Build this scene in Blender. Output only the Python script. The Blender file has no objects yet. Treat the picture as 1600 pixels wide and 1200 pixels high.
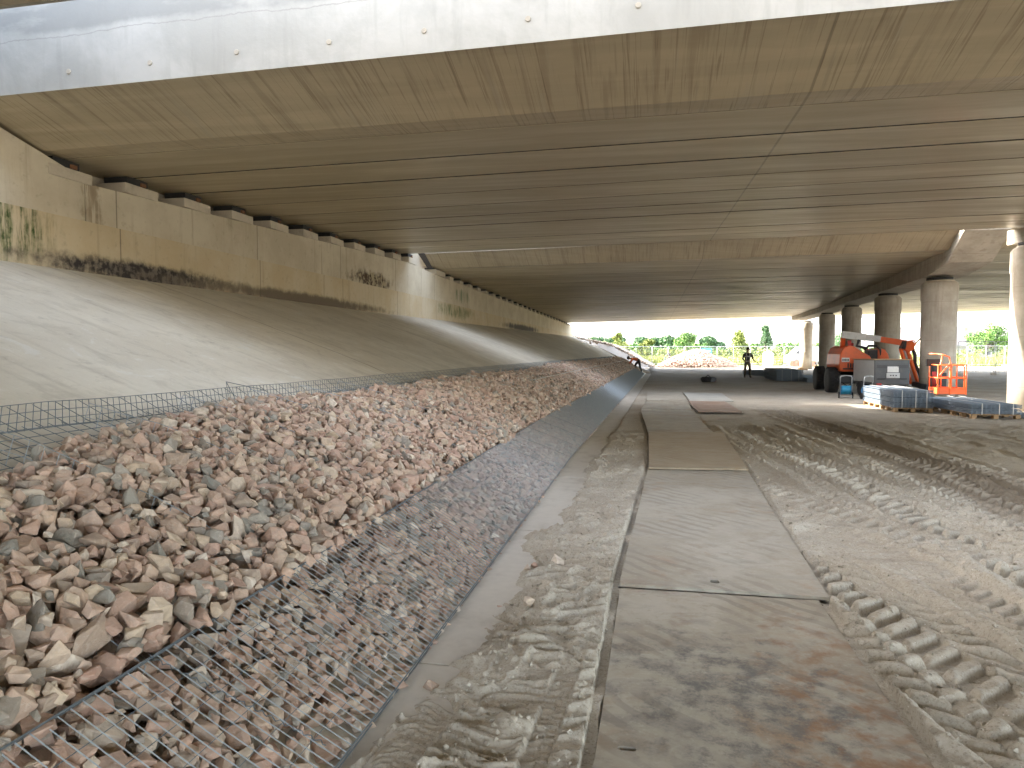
import bpy, bmesh, math, random
import numpy as np
from mathutils import Vector, Matrix
R = math.radians
PI = math.pi
SC = bpy.context.scene
COL = SC.collection
random.seed(7)
rng = np.random.default_rng(11)

# ------------------------------------------------------------ camera, sky, sun, exposure
cd = bpy.data.cameras.new('camera'); cam = bpy.data.objects.new('camera', cd); COL.objects.link(cam)
cam.location = (0, 0, 1.5)
cam.rotation_euler = (R(90 - 2.579), 0, R(10.951))
cd.sensor_width = 36; cd.lens = 36 * 1110 / 1600
cd.clip_start = 0.05; cd.clip_end = 4000
SC.camera = cam
SUN = Vector((-1.0, 0.30, 0.46)).normalized()
w = bpy.data.worlds.new('World'); SC.world = w; w.use_nodes = True
nt = w.node_tree; bg = nt.nodes['Background']
sky = nt.nodes.new('ShaderNodeTexSky'); sky.sky_type = 'NISHITA'; sky.sun_disc = False
sky.sun_elevation = math.asin(SUN.z); sky.sun_rotation = math.atan2(SUN.x, SUN.y)
sky.air_density = 0.8; sky.dust_density = 3.0; sky.ozone_density = 0.6
hs = nt.nodes.new('ShaderNodeHueSaturation'); hs.inputs['Saturation'].default_value = .55
nt.links.new(sky.outputs[0], hs.inputs['Color']); nt.links.new(hs.outputs[0], bg.inputs[0]); bg.inputs[1].default_value = 0.15
sd = bpy.data.lights.new('sun', 'SUN'); so = bpy.data.objects.new('sun', sd); COL.objects.link(so)
sd.energy = 2.0; sd.angle = R(0.5); sd.color = (1.0, 0.93, 0.82)
so.rotation_euler = SUN.to_track_quat('Z', 'Y').to_euler()
SC.view_settings.view_transform = 'Standard'; SC.view_settings.look = 'None'
SC.view_settings.exposure = 3.95; SC.view_settings.gamma = 1.0
SC.cycles.max_bounces = 10; SC.cycles.diffuse_bounces = 7; SC.cycles.glossy_bounces = 3
SC.cycles.sample_clamp_indirect = 12; SC.cycles.caustics_reflective = False; SC.cycles.caustics_refractive = False

# ------------------------------------------------------------ materials
class NB:
    def __init__(s, name):
        s.m = bpy.data.materials.new(name); s.m.use_nodes = True
        s.t = s.m.node_tree; s.b = s.t.nodes['Principled BSDF']
    def n(s, typ, **k):
        x = s.t.nodes.new(typ)
        for a, v in k.items(): setattr(x, a, v)
        return x
    def l(s, a, b): s.t.links.new(a, b)
    def pos(s, world=True):
        if world: return s.n('ShaderNodeNewGeometry').outputs['Position']
        return s.n('ShaderNodeTexCoord').outputs['Object']
    def mp(s, src, scale=(1, 1, 1), loc=(0, 0, 0), rot=(0, 0, 0)):
        m = s.n('ShaderNodeMapping'); m.inputs['Scale'].default_value = scale
        m.inputs['Location'].default_value = loc; m.inputs['Rotation'].default_value = rot
        s.l(src, m.inputs['Vector']); return m.outputs[0]
    def noise(s, src, sc=1.0, det=4, rough=.55, dist=0.0):
        x = s.n('ShaderNodeTexNoise'); x.inputs['Scale'].default_value = sc; x.inputs['Detail'].default_value = det
        x.inputs['Roughness'].default_value = rough; x.inputs['Distortion'].default_value = dist
        s.l(src, x.inputs['Vector']); return x.outputs['Fac']
    def vor(s, src, sc=1.0, feature='F1', out='Distance'):
        x = s.n('ShaderNodeTexVoronoi', feature=feature); x.inputs['Scale'].default_value = sc
        s.l(src, x.inputs['Vector']); return x.outputs[out]
    def mr(s, src, a, b, c=0.0, d=1.0):
        x = s.n('ShaderNodeMapRange'); x.interpolation_type = 'SMOOTHSTEP'
        for i, v in enumerate((a, b, c, d)): x.inputs[1 + i].default_value = v
        s.l(src, x.inputs[0]); return x.outputs[0]
    def math(s, op, a, b=None):
        x = s.n('ShaderNodeMath', operation=op)
        for i, v in enumerate((a, b)):
            if v is None: continue
            if isinstance(v, (int, float)): x.inputs[i].default_value = v
            else: s.l(v, x.inputs[i])
        return x.outputs[0]
    def mix(s, f, a, b, mode='MIX'):
        x = s.n('ShaderNodeMixRGB', blend_type=mode)
        for i, v in enumerate((f, a, b)):
            if isinstance(v, (int, float)): x.inputs[i].default_value = v
            elif isinstance(v, tuple): x.inputs[i].default_value = (*v, 1)
            else: s.l(v, x.inputs[i])
        return x.outputs[0]
    def xyz(s, src):
        x = s.n('ShaderNodeSeparateXYZ'); s.l(src, x.inputs[0]); return x.outputs
    def ramp(s, src, stops):
        x = s.n('ShaderNodeValToRGB'); e = x.color_ramp.elements
        while len(e) < len(stops): e.new(0.5)
        for i, (p, c) in enumerate(stops): e[i].position = p; e[i].color = (*c, 1)
        s.l(src, x.inputs[0]); return x.outputs[0]
    def bump(s, h, strength=.3, dist=.01, prev=None):
        x = s.n('ShaderNodeBump'); x.inputs['Strength'].default_value = strength; x.inputs['Distance'].default_value = dist
        s.l(h, x.inputs['Height'])
        if prev is not None: s.l(prev, x.inputs['Normal'])
        return x.outputs[0]
    def out(s, col=None, rough=None, metal=None, nrm=None, spec=None):
        for k, v in (('Base Color', col), ('Roughness', rough), ('Metallic', metal), ('Normal', nrm), ('Specular IOR Level', spec)):
            if v is None: continue
            if isinstance(v, (int, float)): s.b.inputs[k].default_value = v
            elif isinstance(v, tuple): s.b.inputs[k].default_value = (*v, 1)
            else: s.l(v, s.b.inputs[k])
        return s.m

def plain(name, c, rough=.6, metal=0.0, dirt=.35, sc=6.0, world=False, dc=(.12, .1, .08)):
    b = NB(name); p = b.pos(world)
    n = b.noise(p, sc, 6, .65); f = b.mr(n, .48, .75, 0, dirt)
    n2 = b.noise(p, sc * 5, 3)
    c2 = b.mix(f, c, dc)
    c3 = b.mix(b.mr(n2, .3, .7, 0, .18), c2, tuple(v * .7 for v in c))
    return b.out(c3, rough, metal, b.bump(n2, .15, .004))

def box_mask(b, P, cx, cy, cz, rx, ry, rz, warp=.6, wsc=3.0):
    """soft warped ellipsoid mask in world coordinates: a stain with a shape of its own"""
    m = b.n('ShaderNodeMapping', vector_type='POINT')
    m.inputs['Location'].default_value = (-cx / rx, -cy / ry, -cz / rz); m.inputs['Scale'].default_value = (1 / rx, 1 / ry, 1 / rz)
    b.l(P, m.inputs[0])
    le = b.n('ShaderNodeVectorMath', operation='LENGTH'); b.l(m.outputs[0], le.inputs[0])
    nn = b.noise(P, wsc, 5, .65)
    d = b.math('ADD', le.outputs['Value'], b.math('MULTIPLY', b.math('SUBTRACT', nn, .5), warp * 2))
    return b.mr(d, .45, 1.2, 1, 0)

def m_soffit(name, base, dark, web=False):
    b = NB(name); P = b.pos(True)
    oi = b.n('ShaderNodeObjectInfo').outputs['Random']
    long_ = b.noise(b.mp(P, (.35, 3.2, 3)), 1.0, 6, .62, .6)
    blot = b.noise(P, .7, 5, .6)
    c = b.mix(b.mr(long_, .3, .72), dark, base)
    c = b.mix(b.mr(blot, .42, .7, 0, .35), c, tuple(v * .72 for v in base))
    c = b.mix(b.mr(oi, 0, 1, 0, .5), c, tuple(v * .8 for v in dark))
    if web:
        st = b.noise(b.mp(P, (9.0, .45, .3), rot=(0, 0, .1)), 1.0, 5, .6, .35)
        st2 = b.noise(b.mp(P, (22.0, .5, .3), rot=(0, 0, .22)), 1.0, 3, .6, .6)
        c = b.mix(b.mr(st, .52, .66, 0, .28), c, (.16, .11, .07))
        st3 = b.noise(b.mp(P, (42.0, .6, .3), rot=(0, 0, .16)), 1.0, 3, .6, .5); c = b.mix(b.mr(st2, .58, .66, 0, .42), c, (.14, .09, .055)); c = b.mix(b.mr(st3, .60, .68, 0, .4), c, (.15, .10, .06))
        c = b.mix(b.mr(b.noise(b.mp(P, (7, .4, .4)), 1, 4), .6, .72, 0, .35), c, (.40, .36, .28))
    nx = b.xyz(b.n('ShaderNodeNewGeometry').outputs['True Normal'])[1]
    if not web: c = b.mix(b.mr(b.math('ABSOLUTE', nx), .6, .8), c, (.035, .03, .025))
    x = b.xyz(P)[0]
    ln = b.math('ABSOLUTE', b.math('SUBTRACT', x, 1.72))
    c = b.mix(b.mr(ln, .008, .022, .45, 0), c, (.1, .08, .06))
    fine = b.noise(b.mp(P, (1.2, 14, 14)), 1.0, 4, .6)
    grain = b.noise(P, 60, 3)
    nrm = b.bump(fine, .22, .01); nrm = b.bump(grain, .15, .003, nrm)
    return b.out(c, b.mr(long_, .35, .7, .55, .30), nrm=nrm, spec=.5)

def m_wall(name, base, alt, lower=False):
    b = NB(name); P = b.pos(True)
    n1 = b.noise(P, .9, 6, .62); n2 = b.noise(b.mp(P, (1, 5.5, .35)), 1.0, 5, .62, .3); n3 = b.noise(P, 9, 5, .6)
    c = b.mix(b.mr(n1, .35, .65), base, alt)
    c = b.mix(b.mr(n2, .54, .74, 0, .4), c, (.27, .215, .145))
    c = b.mix(b.mr(n2, .20, .38, .45, 0), c, (.50, .45, .34))
    c = b.mix(b.mr(n3, .55, .75, 0, .3), c, (.22, .19, .14))
    if lower:
        ms = b.mr(b.noise(b.mp(P, (1, 11, 1.6)), 1.0, 5, .65), .40, .60); mg = lambda q: b.math('MULTIPLY', q, ms)
        c = b.mix(mg(box_mask(b, P, -8.5, 8.0, 3.25, 1.2, 1.0, .55, .5, 4)), c, b.mix(b.mr(b.noise(P, 14, 4), .4, .6), (.05, .075, .02), (.20, .20, .10)))
        c = b.mix(box_mask(b, P, -8.5, 10.9, 2.83, 1.2, 2.6, .20, .55, 5), c, b.mix(b.mr(b.noise(P, 10, 5), .42, .62), (.035, .03, .03), (.14, .12, .10)))
        c = b.mix(box_mask(b, P, -8.4, 16.5, 2.80, 1.2, 5.5, .17, .6, 4), c, (.15, .12, .085))
        c = b.mix(mg(box_mask(b, P, -8.3, 29.5, 3.22, 1.2, 2.8, .30, .8, 3)), c, (.10, .14, .05))
        c = b.mix(box_mask(b, P, -8.0, 44, 3.0, 1.2, 6, .22, .7, 2), c, (.08, .07, .06))
    else:
        c = b.mix(b.math('MULTIPLY', box_mask(b, P, -8.6, 9.72, 3.8, 1.0, .22, 1.0, 1.2, 6), b.mr(b.noise(b.mp(P, (1, 14, 1.2)), 1.0, 5, .65), .42, .58, 0, .7)), c, (.22, .16, .10))
        c = b.mix(box_mask(b, P, -8.3, 20.6, 3.72, 1.0, 1.6, .28, .9, 3.2), c, b.mix(b.mr(b.noise(P, 7, 4), .45, .6), (.07, .045, .03), (.36, .31, .21)))
        c = b.mix(b.math('MULTIPLY', box_mask(b, P, -8.2, 30.5, 3.95, 1.0, 1.3, .3, .7, 3), b.mr(n2, .42, .6)), c, (.22, .25, .17))
    jn = b.math('ABSOLUTE', b.math('SUBTRACT', b.math('FRACT', b.math('MULTIPLY', b.xyz(P)[1], 1 / 4.1)), .5))
    c = b.mix(b.mr(jn, .0, .005, .75, 0), c, (.10, .08, .06))
    nrm = b.bump(n3, .3, .012); nrm = b.bump(b.noise(P, 45, 3), .2, .004, nrm)
    return b.out(c, .85, nrm=nrm, spec=.3)

def m_slope():
    b = NB('slope_concrete'); P = b.pos(True)
    n1 = b.noise(P, .55, 6, .6); down = b.noise(b.mp(P, (.45, 5.0, .6), rot=(0, 0, .12)), 1.0, 6, .65, .3); n3 = b.noise(P, 7, 6, .7); sp = b.noise(P, 38, 4, .7)
    c = b.mix(b.mr(n1, .35, .68), (.53, .48, .385), (.62, .575, .475))
    c = b.mix(b.mr(down, .50, .72, 0, .4), c, (.34, .295, .23)); blo = b.noise(P, 2.3, 7, .72, .5); c = b.mix(b.mr(blo, .5, .62, 0, .35), c, (.38, .34, .27)); c = b.mix(b.mr(blo, .42, .34, 0, .6), c, (.62, .60, .54))
    c = b.mix(b.mr(down, .22, .40, .55, 0), c, (.60, .57, .50))
    c = b.mix(b.mr(n3, .56, .74, 0, .45), c, (.29, .26, .21))
    c = b.mix(b.mr(sp, .60, .70, 0, .5), c, (.68, .66, .60))
    j = b.math('ABSOLUTE', b.math('SUBTRACT', b.math('FRACT', b.math('MULTIPLY', b.math('ADD', b.xyz(P)[1], b.math('MULTIPLY', n1, .3)), 1 / 7.3)), .5))
    c = b.mix(b.mr(j, .0, .0045, .7, 0), c, (.17, .14, .11))
    nrm = b.bump(down, .35, .03); nrm = b.bump(n3, .4, .02, nrm); nrm = b.bump(sp, .35, .005, nrm)
    return b.out(c, .9, nrm=nrm, spec=.25)

def m_fascia():
    b = NB('fascia_concrete'); P = b.pos(True)
    n1 = b.noise(P, 1.1, 6, .65, .4); n2 = b.noise(b.mp(P, (7, 1, .8)), 1.0, 5, .6); n3 = b.noise(P, 22, 4)
    c = b.mix(b.mr(n1, .35, .7), (.36, .365, .35), (.46, .465, .45))
    c = b.mix(b.mr(n2, .52, .72, 0, .35), c, (.29, .295, .28))
    z = b.xyz(P)[2]
    zz = b.math('ADD', z, b.math('MULTIPLY', b.math('SUBTRACT', b.noise(b.mp(P, (.9, .9, .9)), 1.0, 6, .7), .5), .22))
    up = b.mr(zz, 5.36, 5.44); patch = b.math('MULTIPLY', up, b.mr(b.noise(b.mp(P, (.5, .5, 1.5), loc=(3, 0, 0)), 1.0, 5, .65), .46, .6, 0, .8))
    c = b.mix(patch, c, (.25, .26, .255))
    ln = b.math('ABSOLUTE', b.math('SUBTRACT', zz, 5.34))
    c = b.mix(b.mr(ln, .0, .012, .7, 0), c, (.27, .27, .26))
    return b.out(c, .8, nrm=b.bump(n3, .3, .006))

def m_sand():
    b = NB('sand'); P = b.pos(True)
    n1 = b.noise(P, .45, 6, .6); n2 = b.noise(P, 5, 6, .7); n3 = b.noise(P, 70, 4, .7); n4 = b.noise(P, 1.7, 5, .6, .6)
    c = b.mix(b.mr(n1, .35, .65), (.40, .355, .285), (.49, .45, .375))
    c = b.mix(b.mr(n4, .5, .72, 0, .5), c, (.30, .25, .19))
    c = b.mix(b.mr(n2, .52, .75, 0, .4), c, (.57, .54, .47))
    c = b.mix(b.mr(n3, .52, .66, 0, .6), c, (.20, .17, .13)); g2 = b.noise(P, 34, 5, .8); c = b.mix(b.mr(g2, .52, .66, 0, .5), c, (.27, .23, .18)); c = b.mix(b.mr(g2, .44, .34, 0, .45), c, (.62, .58, .50))
    c = b.mix(b.mr(b.vor(P, 26), .10, .05, 0, .8), c, (.74, .71, .64))
    X, Y, Z = b.xyz(P)
    # damp, darker wheel track
    dx = b.math('ABSOLUTE', b.math('SUBTRACT', X, b.math('ADD', 3.45, b.math('MULTIPLY', n1, .3))))
    band = b.math('MULTIPLY', b.mr(dx, .15, .75, .75, 0), b.mr(Y, 15.5, 18, 1, 0))
    c = b.mix(band, c, (.20, .16, .115))
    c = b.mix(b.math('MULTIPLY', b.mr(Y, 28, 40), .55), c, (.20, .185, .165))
    c = b.mix(b.mr(Y, 66, 70), c, (.30, .25, .17))
    g = b.math('MULTIPLY', b.mr(b.math('ADD', Y, b.math('MULTIPLY', n4, 8)), 84, 92), 1.0)
    grass = b.mix(b.mr(n2, .4, .6), (.07, .11, .02), (.15, .17, .04))
    c = b.mix(g, c, grass)
    nrm = b.bump(n2, .35, .02); nrm = b.bump(n3, .5, .006, nrm)
    nrm = b.bump(b.noise(P, 25, 4, .7), .3, .008, nrm)
    return b.out(c, .93, nrm=nrm, spec=.2)

def m_stone(name='quarry_stone', far=False):
    b = NB(name); P = b.pos(True)
    at = b.n('ShaderNodeAttribute', attribute_name='tint').outputs['Fac']
    c = b.ramp(at, [(0.0, (.22, .22, .19)), (.10, (.29, .27, .225)), (.18, (.40, .295, .215)), (.40, (.55, .37, .275)), (.58, (.40, .25, .185)), (.74, (.58, .415, .305)), (.88, (.55, .435, .31)), (1.0, (.68, .60, .50))])
    n = b.noise(P, 16, 5, .65, .5); n2 = b.noise(P, 70, 4, .7); v = b.noise(b.mp(P, (14, 30, 40), rot=(.4, .3, .2)), 1.0, 4, .6, .8)
    c = b.mix(b.mr(n, .40, .68, 0, .5), c, (.25, .20, .16))
    c = b.mix(b.mr(v, .56, .66, 0, .35), c, (.55, .47, .39))
    c = b.mix(b.mr(n2, .55, .75, 0, .35), c, (.60, .50, .43))
    pt = b.n('ShaderNodeNewGeometry').outputs['Pointiness']; c = b.mix(b.mr(pt, .54, .64, 0, .25), c, (.62, .51, .43))
    v2 = b.vor(b.mp(P, (1, 1, 1)), 42.0)
    nrm = b.bump(n, .7, .016); nrm = b.bump(v2, .35, .006, nrm); nrm = b.bump(n2, .6, .005, nrm)
    return b.out(c, .78, nrm=nrm, spec=.35)

def m_plate(tint=None, name='rusty_steel_plate'):
    b = NB(name); P = b.pos(True); oi = b.n('ShaderNodeObjectInfo').outputs['Random']
    n1 = b.noise(P, 1.1, 6, .65, .7); n2 = b.noise(b.mp(P, (2.2, 5.5, 1)), 1.0, 6, .65, .5); n3 = b.noise(P, 30, 5, .7); n4 = b.noise(b.mp(P, (1, 1, 1), loc=(7, 3, 1)), 1.6, 6, .6, .8)
    c = b.mix(b.mr(n1, .38, .62), (.36, .315, .245), (.44, .405, .335))
    c = b.mix(b.mr(n2, .50, .68, 0, .5), c, (.23, .205, .175))
    c = b.mix(b.mr(n4, .57, .70, 0, .6), c, (.34, .19, .09))
    c = b.mix(b.mr(n4, .30, .40, .5, 0), c, (.42, .39, .33))
    c = b.mix(b.mr(n3, .55, .72, 0, .5), c, (.52, .48, .40)); n5 = b.noise(P, 12, 6, .75); c = b.mix(b.mr(n5, .52, .70, 0, .45), c, (.24, .20, .15))
    dk = b.math('MULTIPLY', box_mask(b, P, .40, 3.1, 0, .60, .8, 1, 1.2, 5), b.mr(b.noise(P, 6, 6, .75), .40, .64, 0, .85)); c = b.mix(dk, c, (.12, .118, .115))
    rs = b.math('MULTIPLY', box_mask(b, P, .80, 3.0, 0, .30, 1.1, 1, 1.3, 5), b.mr(b.noise(P, 7, 6, .7), .43, .66, 0, .8)); c = b.mix(rs, c, (.31, .155, .07))
    # tread prints left by tyres
    wv = b.n('ShaderNodeTexWave', wave_type='BANDS', bands_direction='DIAGONAL'); wv.inputs['Scale'].default_value = 3.6; wv.inputs['Distortion'].default_value = 3.5; wv.inputs['Detail'].default_value = 2
    b.l(P, wv.inputs['Vector'])
    tm = b.math('MULTIPLY', b.mr(wv.outputs['Fac'], .55, .75), b.mr(b.noise(P, 1.3, 3), .45, .6, 0, .4))
    c = b.mix(tm, c, (.16, .14, .115)); c = b.mix(b.mr(b.noise(P, 3.5, 6, .7), .50, .72, 0, .55), c, (.25, .17, .105))
    c = b.mix(b.mr(oi, 0, 1, 0, .25), c, (.45, .44, .40))
    if tint: c = b.mix(.6, c, tint)
    nrm = b.bump(n3, .3, .004); nrm = b.bump(n2, .3, .01, nrm)
    return b.out(c, b.mr(n2, .3, .7, .75, .5), nrm=nrm, spec=.4)

def m_leaf(name, c1, c2):
    b = NB(name); P = b.pos(True)
    n = b.noise(P, .8, 4, .6)
    n2 = b.n('ShaderNodeNewGeometry').outputs['Random Per Island']
    c = b.mix(b.mr(n, .3, .7), c1, c2); c = b.mix(b.mr(n2, 0, 1, 0, .45), c, tuple(v * .5 for v in c1))
    b.b.inputs['Transmission Weight'].default_value = 0
    return b.out(c, .7)

M = {}
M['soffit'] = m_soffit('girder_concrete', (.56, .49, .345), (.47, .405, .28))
M['web'] = m_soffit('edge_beam_concrete', (.49, .42, .29), (.42, .355, .245), True)
M['fascia'] = m_fascia()
M['wall_up'] = m_wall('abutment_concrete', (.47, .415, .315), (.56, .51, .40))
M['wall_lo'] = m_wall('plinth_concrete', (.49, .40, .26), (.54, .47, .34), True)
M['slope'] = m_slope()
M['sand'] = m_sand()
M['stone'] = m_stone()
M['plate'] = m_plate(); M['plate_red'] = m_plate((.33, .185, .125), 'reddish_steel_plate'); M['plate_grey'] = m_plate((.50, .51, .48), 'clean_grey_steel_plate'); M['plate_brown'] = m_plate((.36, .28, .18), 'brown_steel_plate')
M['conc'] = plain('grey_concrete', (.46, .43, .37), .85, dirt=.4, sc=2.0, world=True, dc=(.2, .17, .13))
M['col'] = plain('column_concrete', (.42, .375, .31), .8, dirt=.5, sc=1.6, world=True, dc=(.2, .165, .13))
def m_col():
    b = NB('column_concrete'); P = b.pos(True); X, Y, Z = b.xyz(P)
    n1 = b.noise(P, 1.4, 6, .65); n2 = b.noise(b.mp(P, (6, 6, .5)), 1.0, 5, .6); n3 = b.noise(P, 18, 5, .7)
    c = b.mix(b.mr(n1, .35, .68), (.36, .32, .26), (.47, .43, .36)); c = b.mix(b.mr(n2, .5, .7, 0, .5), c, (.24, .20, .155)); c = b.mix(b.mr(n3, .55, .72, 0, .35), c, (.27, .24, .2))
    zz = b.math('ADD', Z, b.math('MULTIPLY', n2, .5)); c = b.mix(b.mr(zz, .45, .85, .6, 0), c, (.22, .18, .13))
    f = b.math('ABSOLUTE', b.math('SUBTRACT', b.math('FRACT', b.math('MULTIPLY', Z, .8)), .5)); c = b.mix(b.mr(f, 0, .008, .5, 0), c, (.2, .17, .13))
    return b.out(c, .85, nrm=b.bump(n3, .4, .008))
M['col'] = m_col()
M['kerb'] = plain('kerb_concrete', (.52, .485, .42), .85, dirt=.5, sc=3.0, world=True, dc=(.28, .24, .19))
M['pad'] = plain('bearing_plinth_concrete', (.50, .45, .36), .85, dirt=.3, sc=4.0, world=True)
M['rubber'] = plain('black_rubber', (.02, .02, .02), .7, dirt=.3, dc=(.1, .08, .06))
M['rustbit'] = plain('rusty_steel', (.20, .09, .04), .8)
M['wire'] = plain('galvanised_wire', (.37, .41, .43), .42, .35, .12, world=True, dc=(.12, .12, .12))
M['wire_dk'] = plain('dull_galvanised_wire', (.17, .20, .22), .5, .6, .1, world=True)
M['steel'] = plain('grey_steel', (.45, .46, .46), .45, .7, .3)
M['orange'] = plain('orange_paint', (.72, .13, .035), .42, 0, .35, 3.0)
M['orange_lt'] = plain('bright_orange_paint', (.90, .16, .04), .4, 0, .15, 3.0)
M['black'] = plain('black_plastic', (.025, .025, .027), .5, dirt=.3, dc=(.1, .09, .08))
M['dgrey'] = plain('dark_grey_panel', (.085, .09, .095), .5, dirt=.4, dc=(.16, .14, .12))
M['silver'] = plain('silver_paint', (.55, .56, .55), .4, .3, .25)
M['white'] = plain('white_paint', (.75, .75, .72), .5, dirt=.2)
M['wood'] = plain('pallet_wood', (.42, .27, .14), .8, dirt=.4, sc=10, dc=(.15, .1, .06))
M['blue'] = plain('blue_hose', (.03, .30, .50), .45, dirt=.15)
M['red'] = plain('red_paint', (.45, .03, .025), .5)
M['skin'] = plain('skin', (.42, .24, .16), .6, dirt=.05)
M['hivis'] = plain('orange_high_vis_cloth', (.95, .20, .05), .7, dirt=.08)
M['reflect'] = plain('pale_reflective_tape', (.75, .75, .70), .35, dirt=.05)
M['navy'] = plain('dark_workwear', (.05, .048, .045), .85, dirt=.2)
M['khaki'] = plain('khaki_workwear', (.15, .125, .085), .85, dirt=.25)
M['hair'] = plain('dark_hair', (.03, .02, .015), .8)
M['leaf_a'] = m_leaf('green_leaves', (.07, .16, .03), (.15, .26, .05))
M['leaf_b'] = m_leaf('bluish_leaves', (.06, .13, .05), (.11, .20, .08))
M['leaf_c'] = m_leaf('yellowish_leaves', (.12, .17, .02), (.22, .24, .04))
M['bark'] = plain('bark', (.10, .075, .05), .9)
M['meadow'] = m_leaf('meadow_leaves', (.15, .18, .02), (.25, .25, .035))
M['roof'] = plain('roof_sheet', (.17, .15, .14), .7, dirt=.2)
M['render'] = plain('pale_render', (.30, .27, .23), .8, dirt=.2)
M['glass'] = plain('window_glass', (.05, .06, .07), .1)
M['gravel'] = plain('pale_gravel', (.26, .24, .21), .95, dirt=.5, sc=2.5, world=True, dc=(.22, .2, .18))
M['brick'] = plain('pinkish_block', (.50, .28, .20), .85)
M['signblue'] = plain('blue_sign_paint', (.10, .30, .60), .5, dirt=.1)
M['earth'] = plain('earth', (.25, .2, .13), .95, world=True)

# ------------------------------------------------------------ object helpers
def tag(o, label=None, cat=None, group=None, kind=None):
    if label: o['label'] = label
    if cat: o['category'] = cat
    if group: o['group'] = group
    if kind: o['kind'] = kind
    return o
def empty(name, loc=(0, 0, 0), rz=0.0):
    o = bpy.data.objects.new(name, None); COL.objects.link(o); o.location = loc; o.rotation_euler = (0, 0, rz); o.empty_display_size = .2
    return o
def arr_obj(name, V, F, mat, parent=None, smooth=False, attrs=None, offset=None):
    V = np.asarray(V, np.float32).reshape(-1, 3)
    if offset is not None: V = V - np.asarray(offset, np.float32)
    me = bpy.data.meshes.new(name)
    if isinstance(F, np.ndarray):
        k = F.shape[1]; me.vertices.add(len(V)); me.vertices.foreach_set('co', V.ravel())
        me.loops.add(F.size); me.loops.foreach_set('vertex_index', F.astype(np.int32).ravel())
        me.polygons.add(len(F)); me.polygons.foreach_set('loop_start', np.arange(0, F.size, k, dtype=np.int32))
        me.polygons.foreach_set('loop_total', np.full(len(F), k, np.int32)); me.update(calc_edges=True)
    else:
        me.from_pydata([tuple(map(float, v)) for v in V], [], F)
    if attrs:
        for n, a in attrs.items():
            at = me.attributes.new(n, 'FLOAT', 'POINT'); at.data.foreach_set('value', np.asarray(a, np.float32))
    me.polygons.foreach_set('use_smooth', np.full(len(me.polygons), bool(smooth)))
    me.materials.append(mat); me.validate()
    o = bpy.data.objects.new(name, me); COL.objects.link(o)
    if parent: o.parent = parent
    return o
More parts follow.
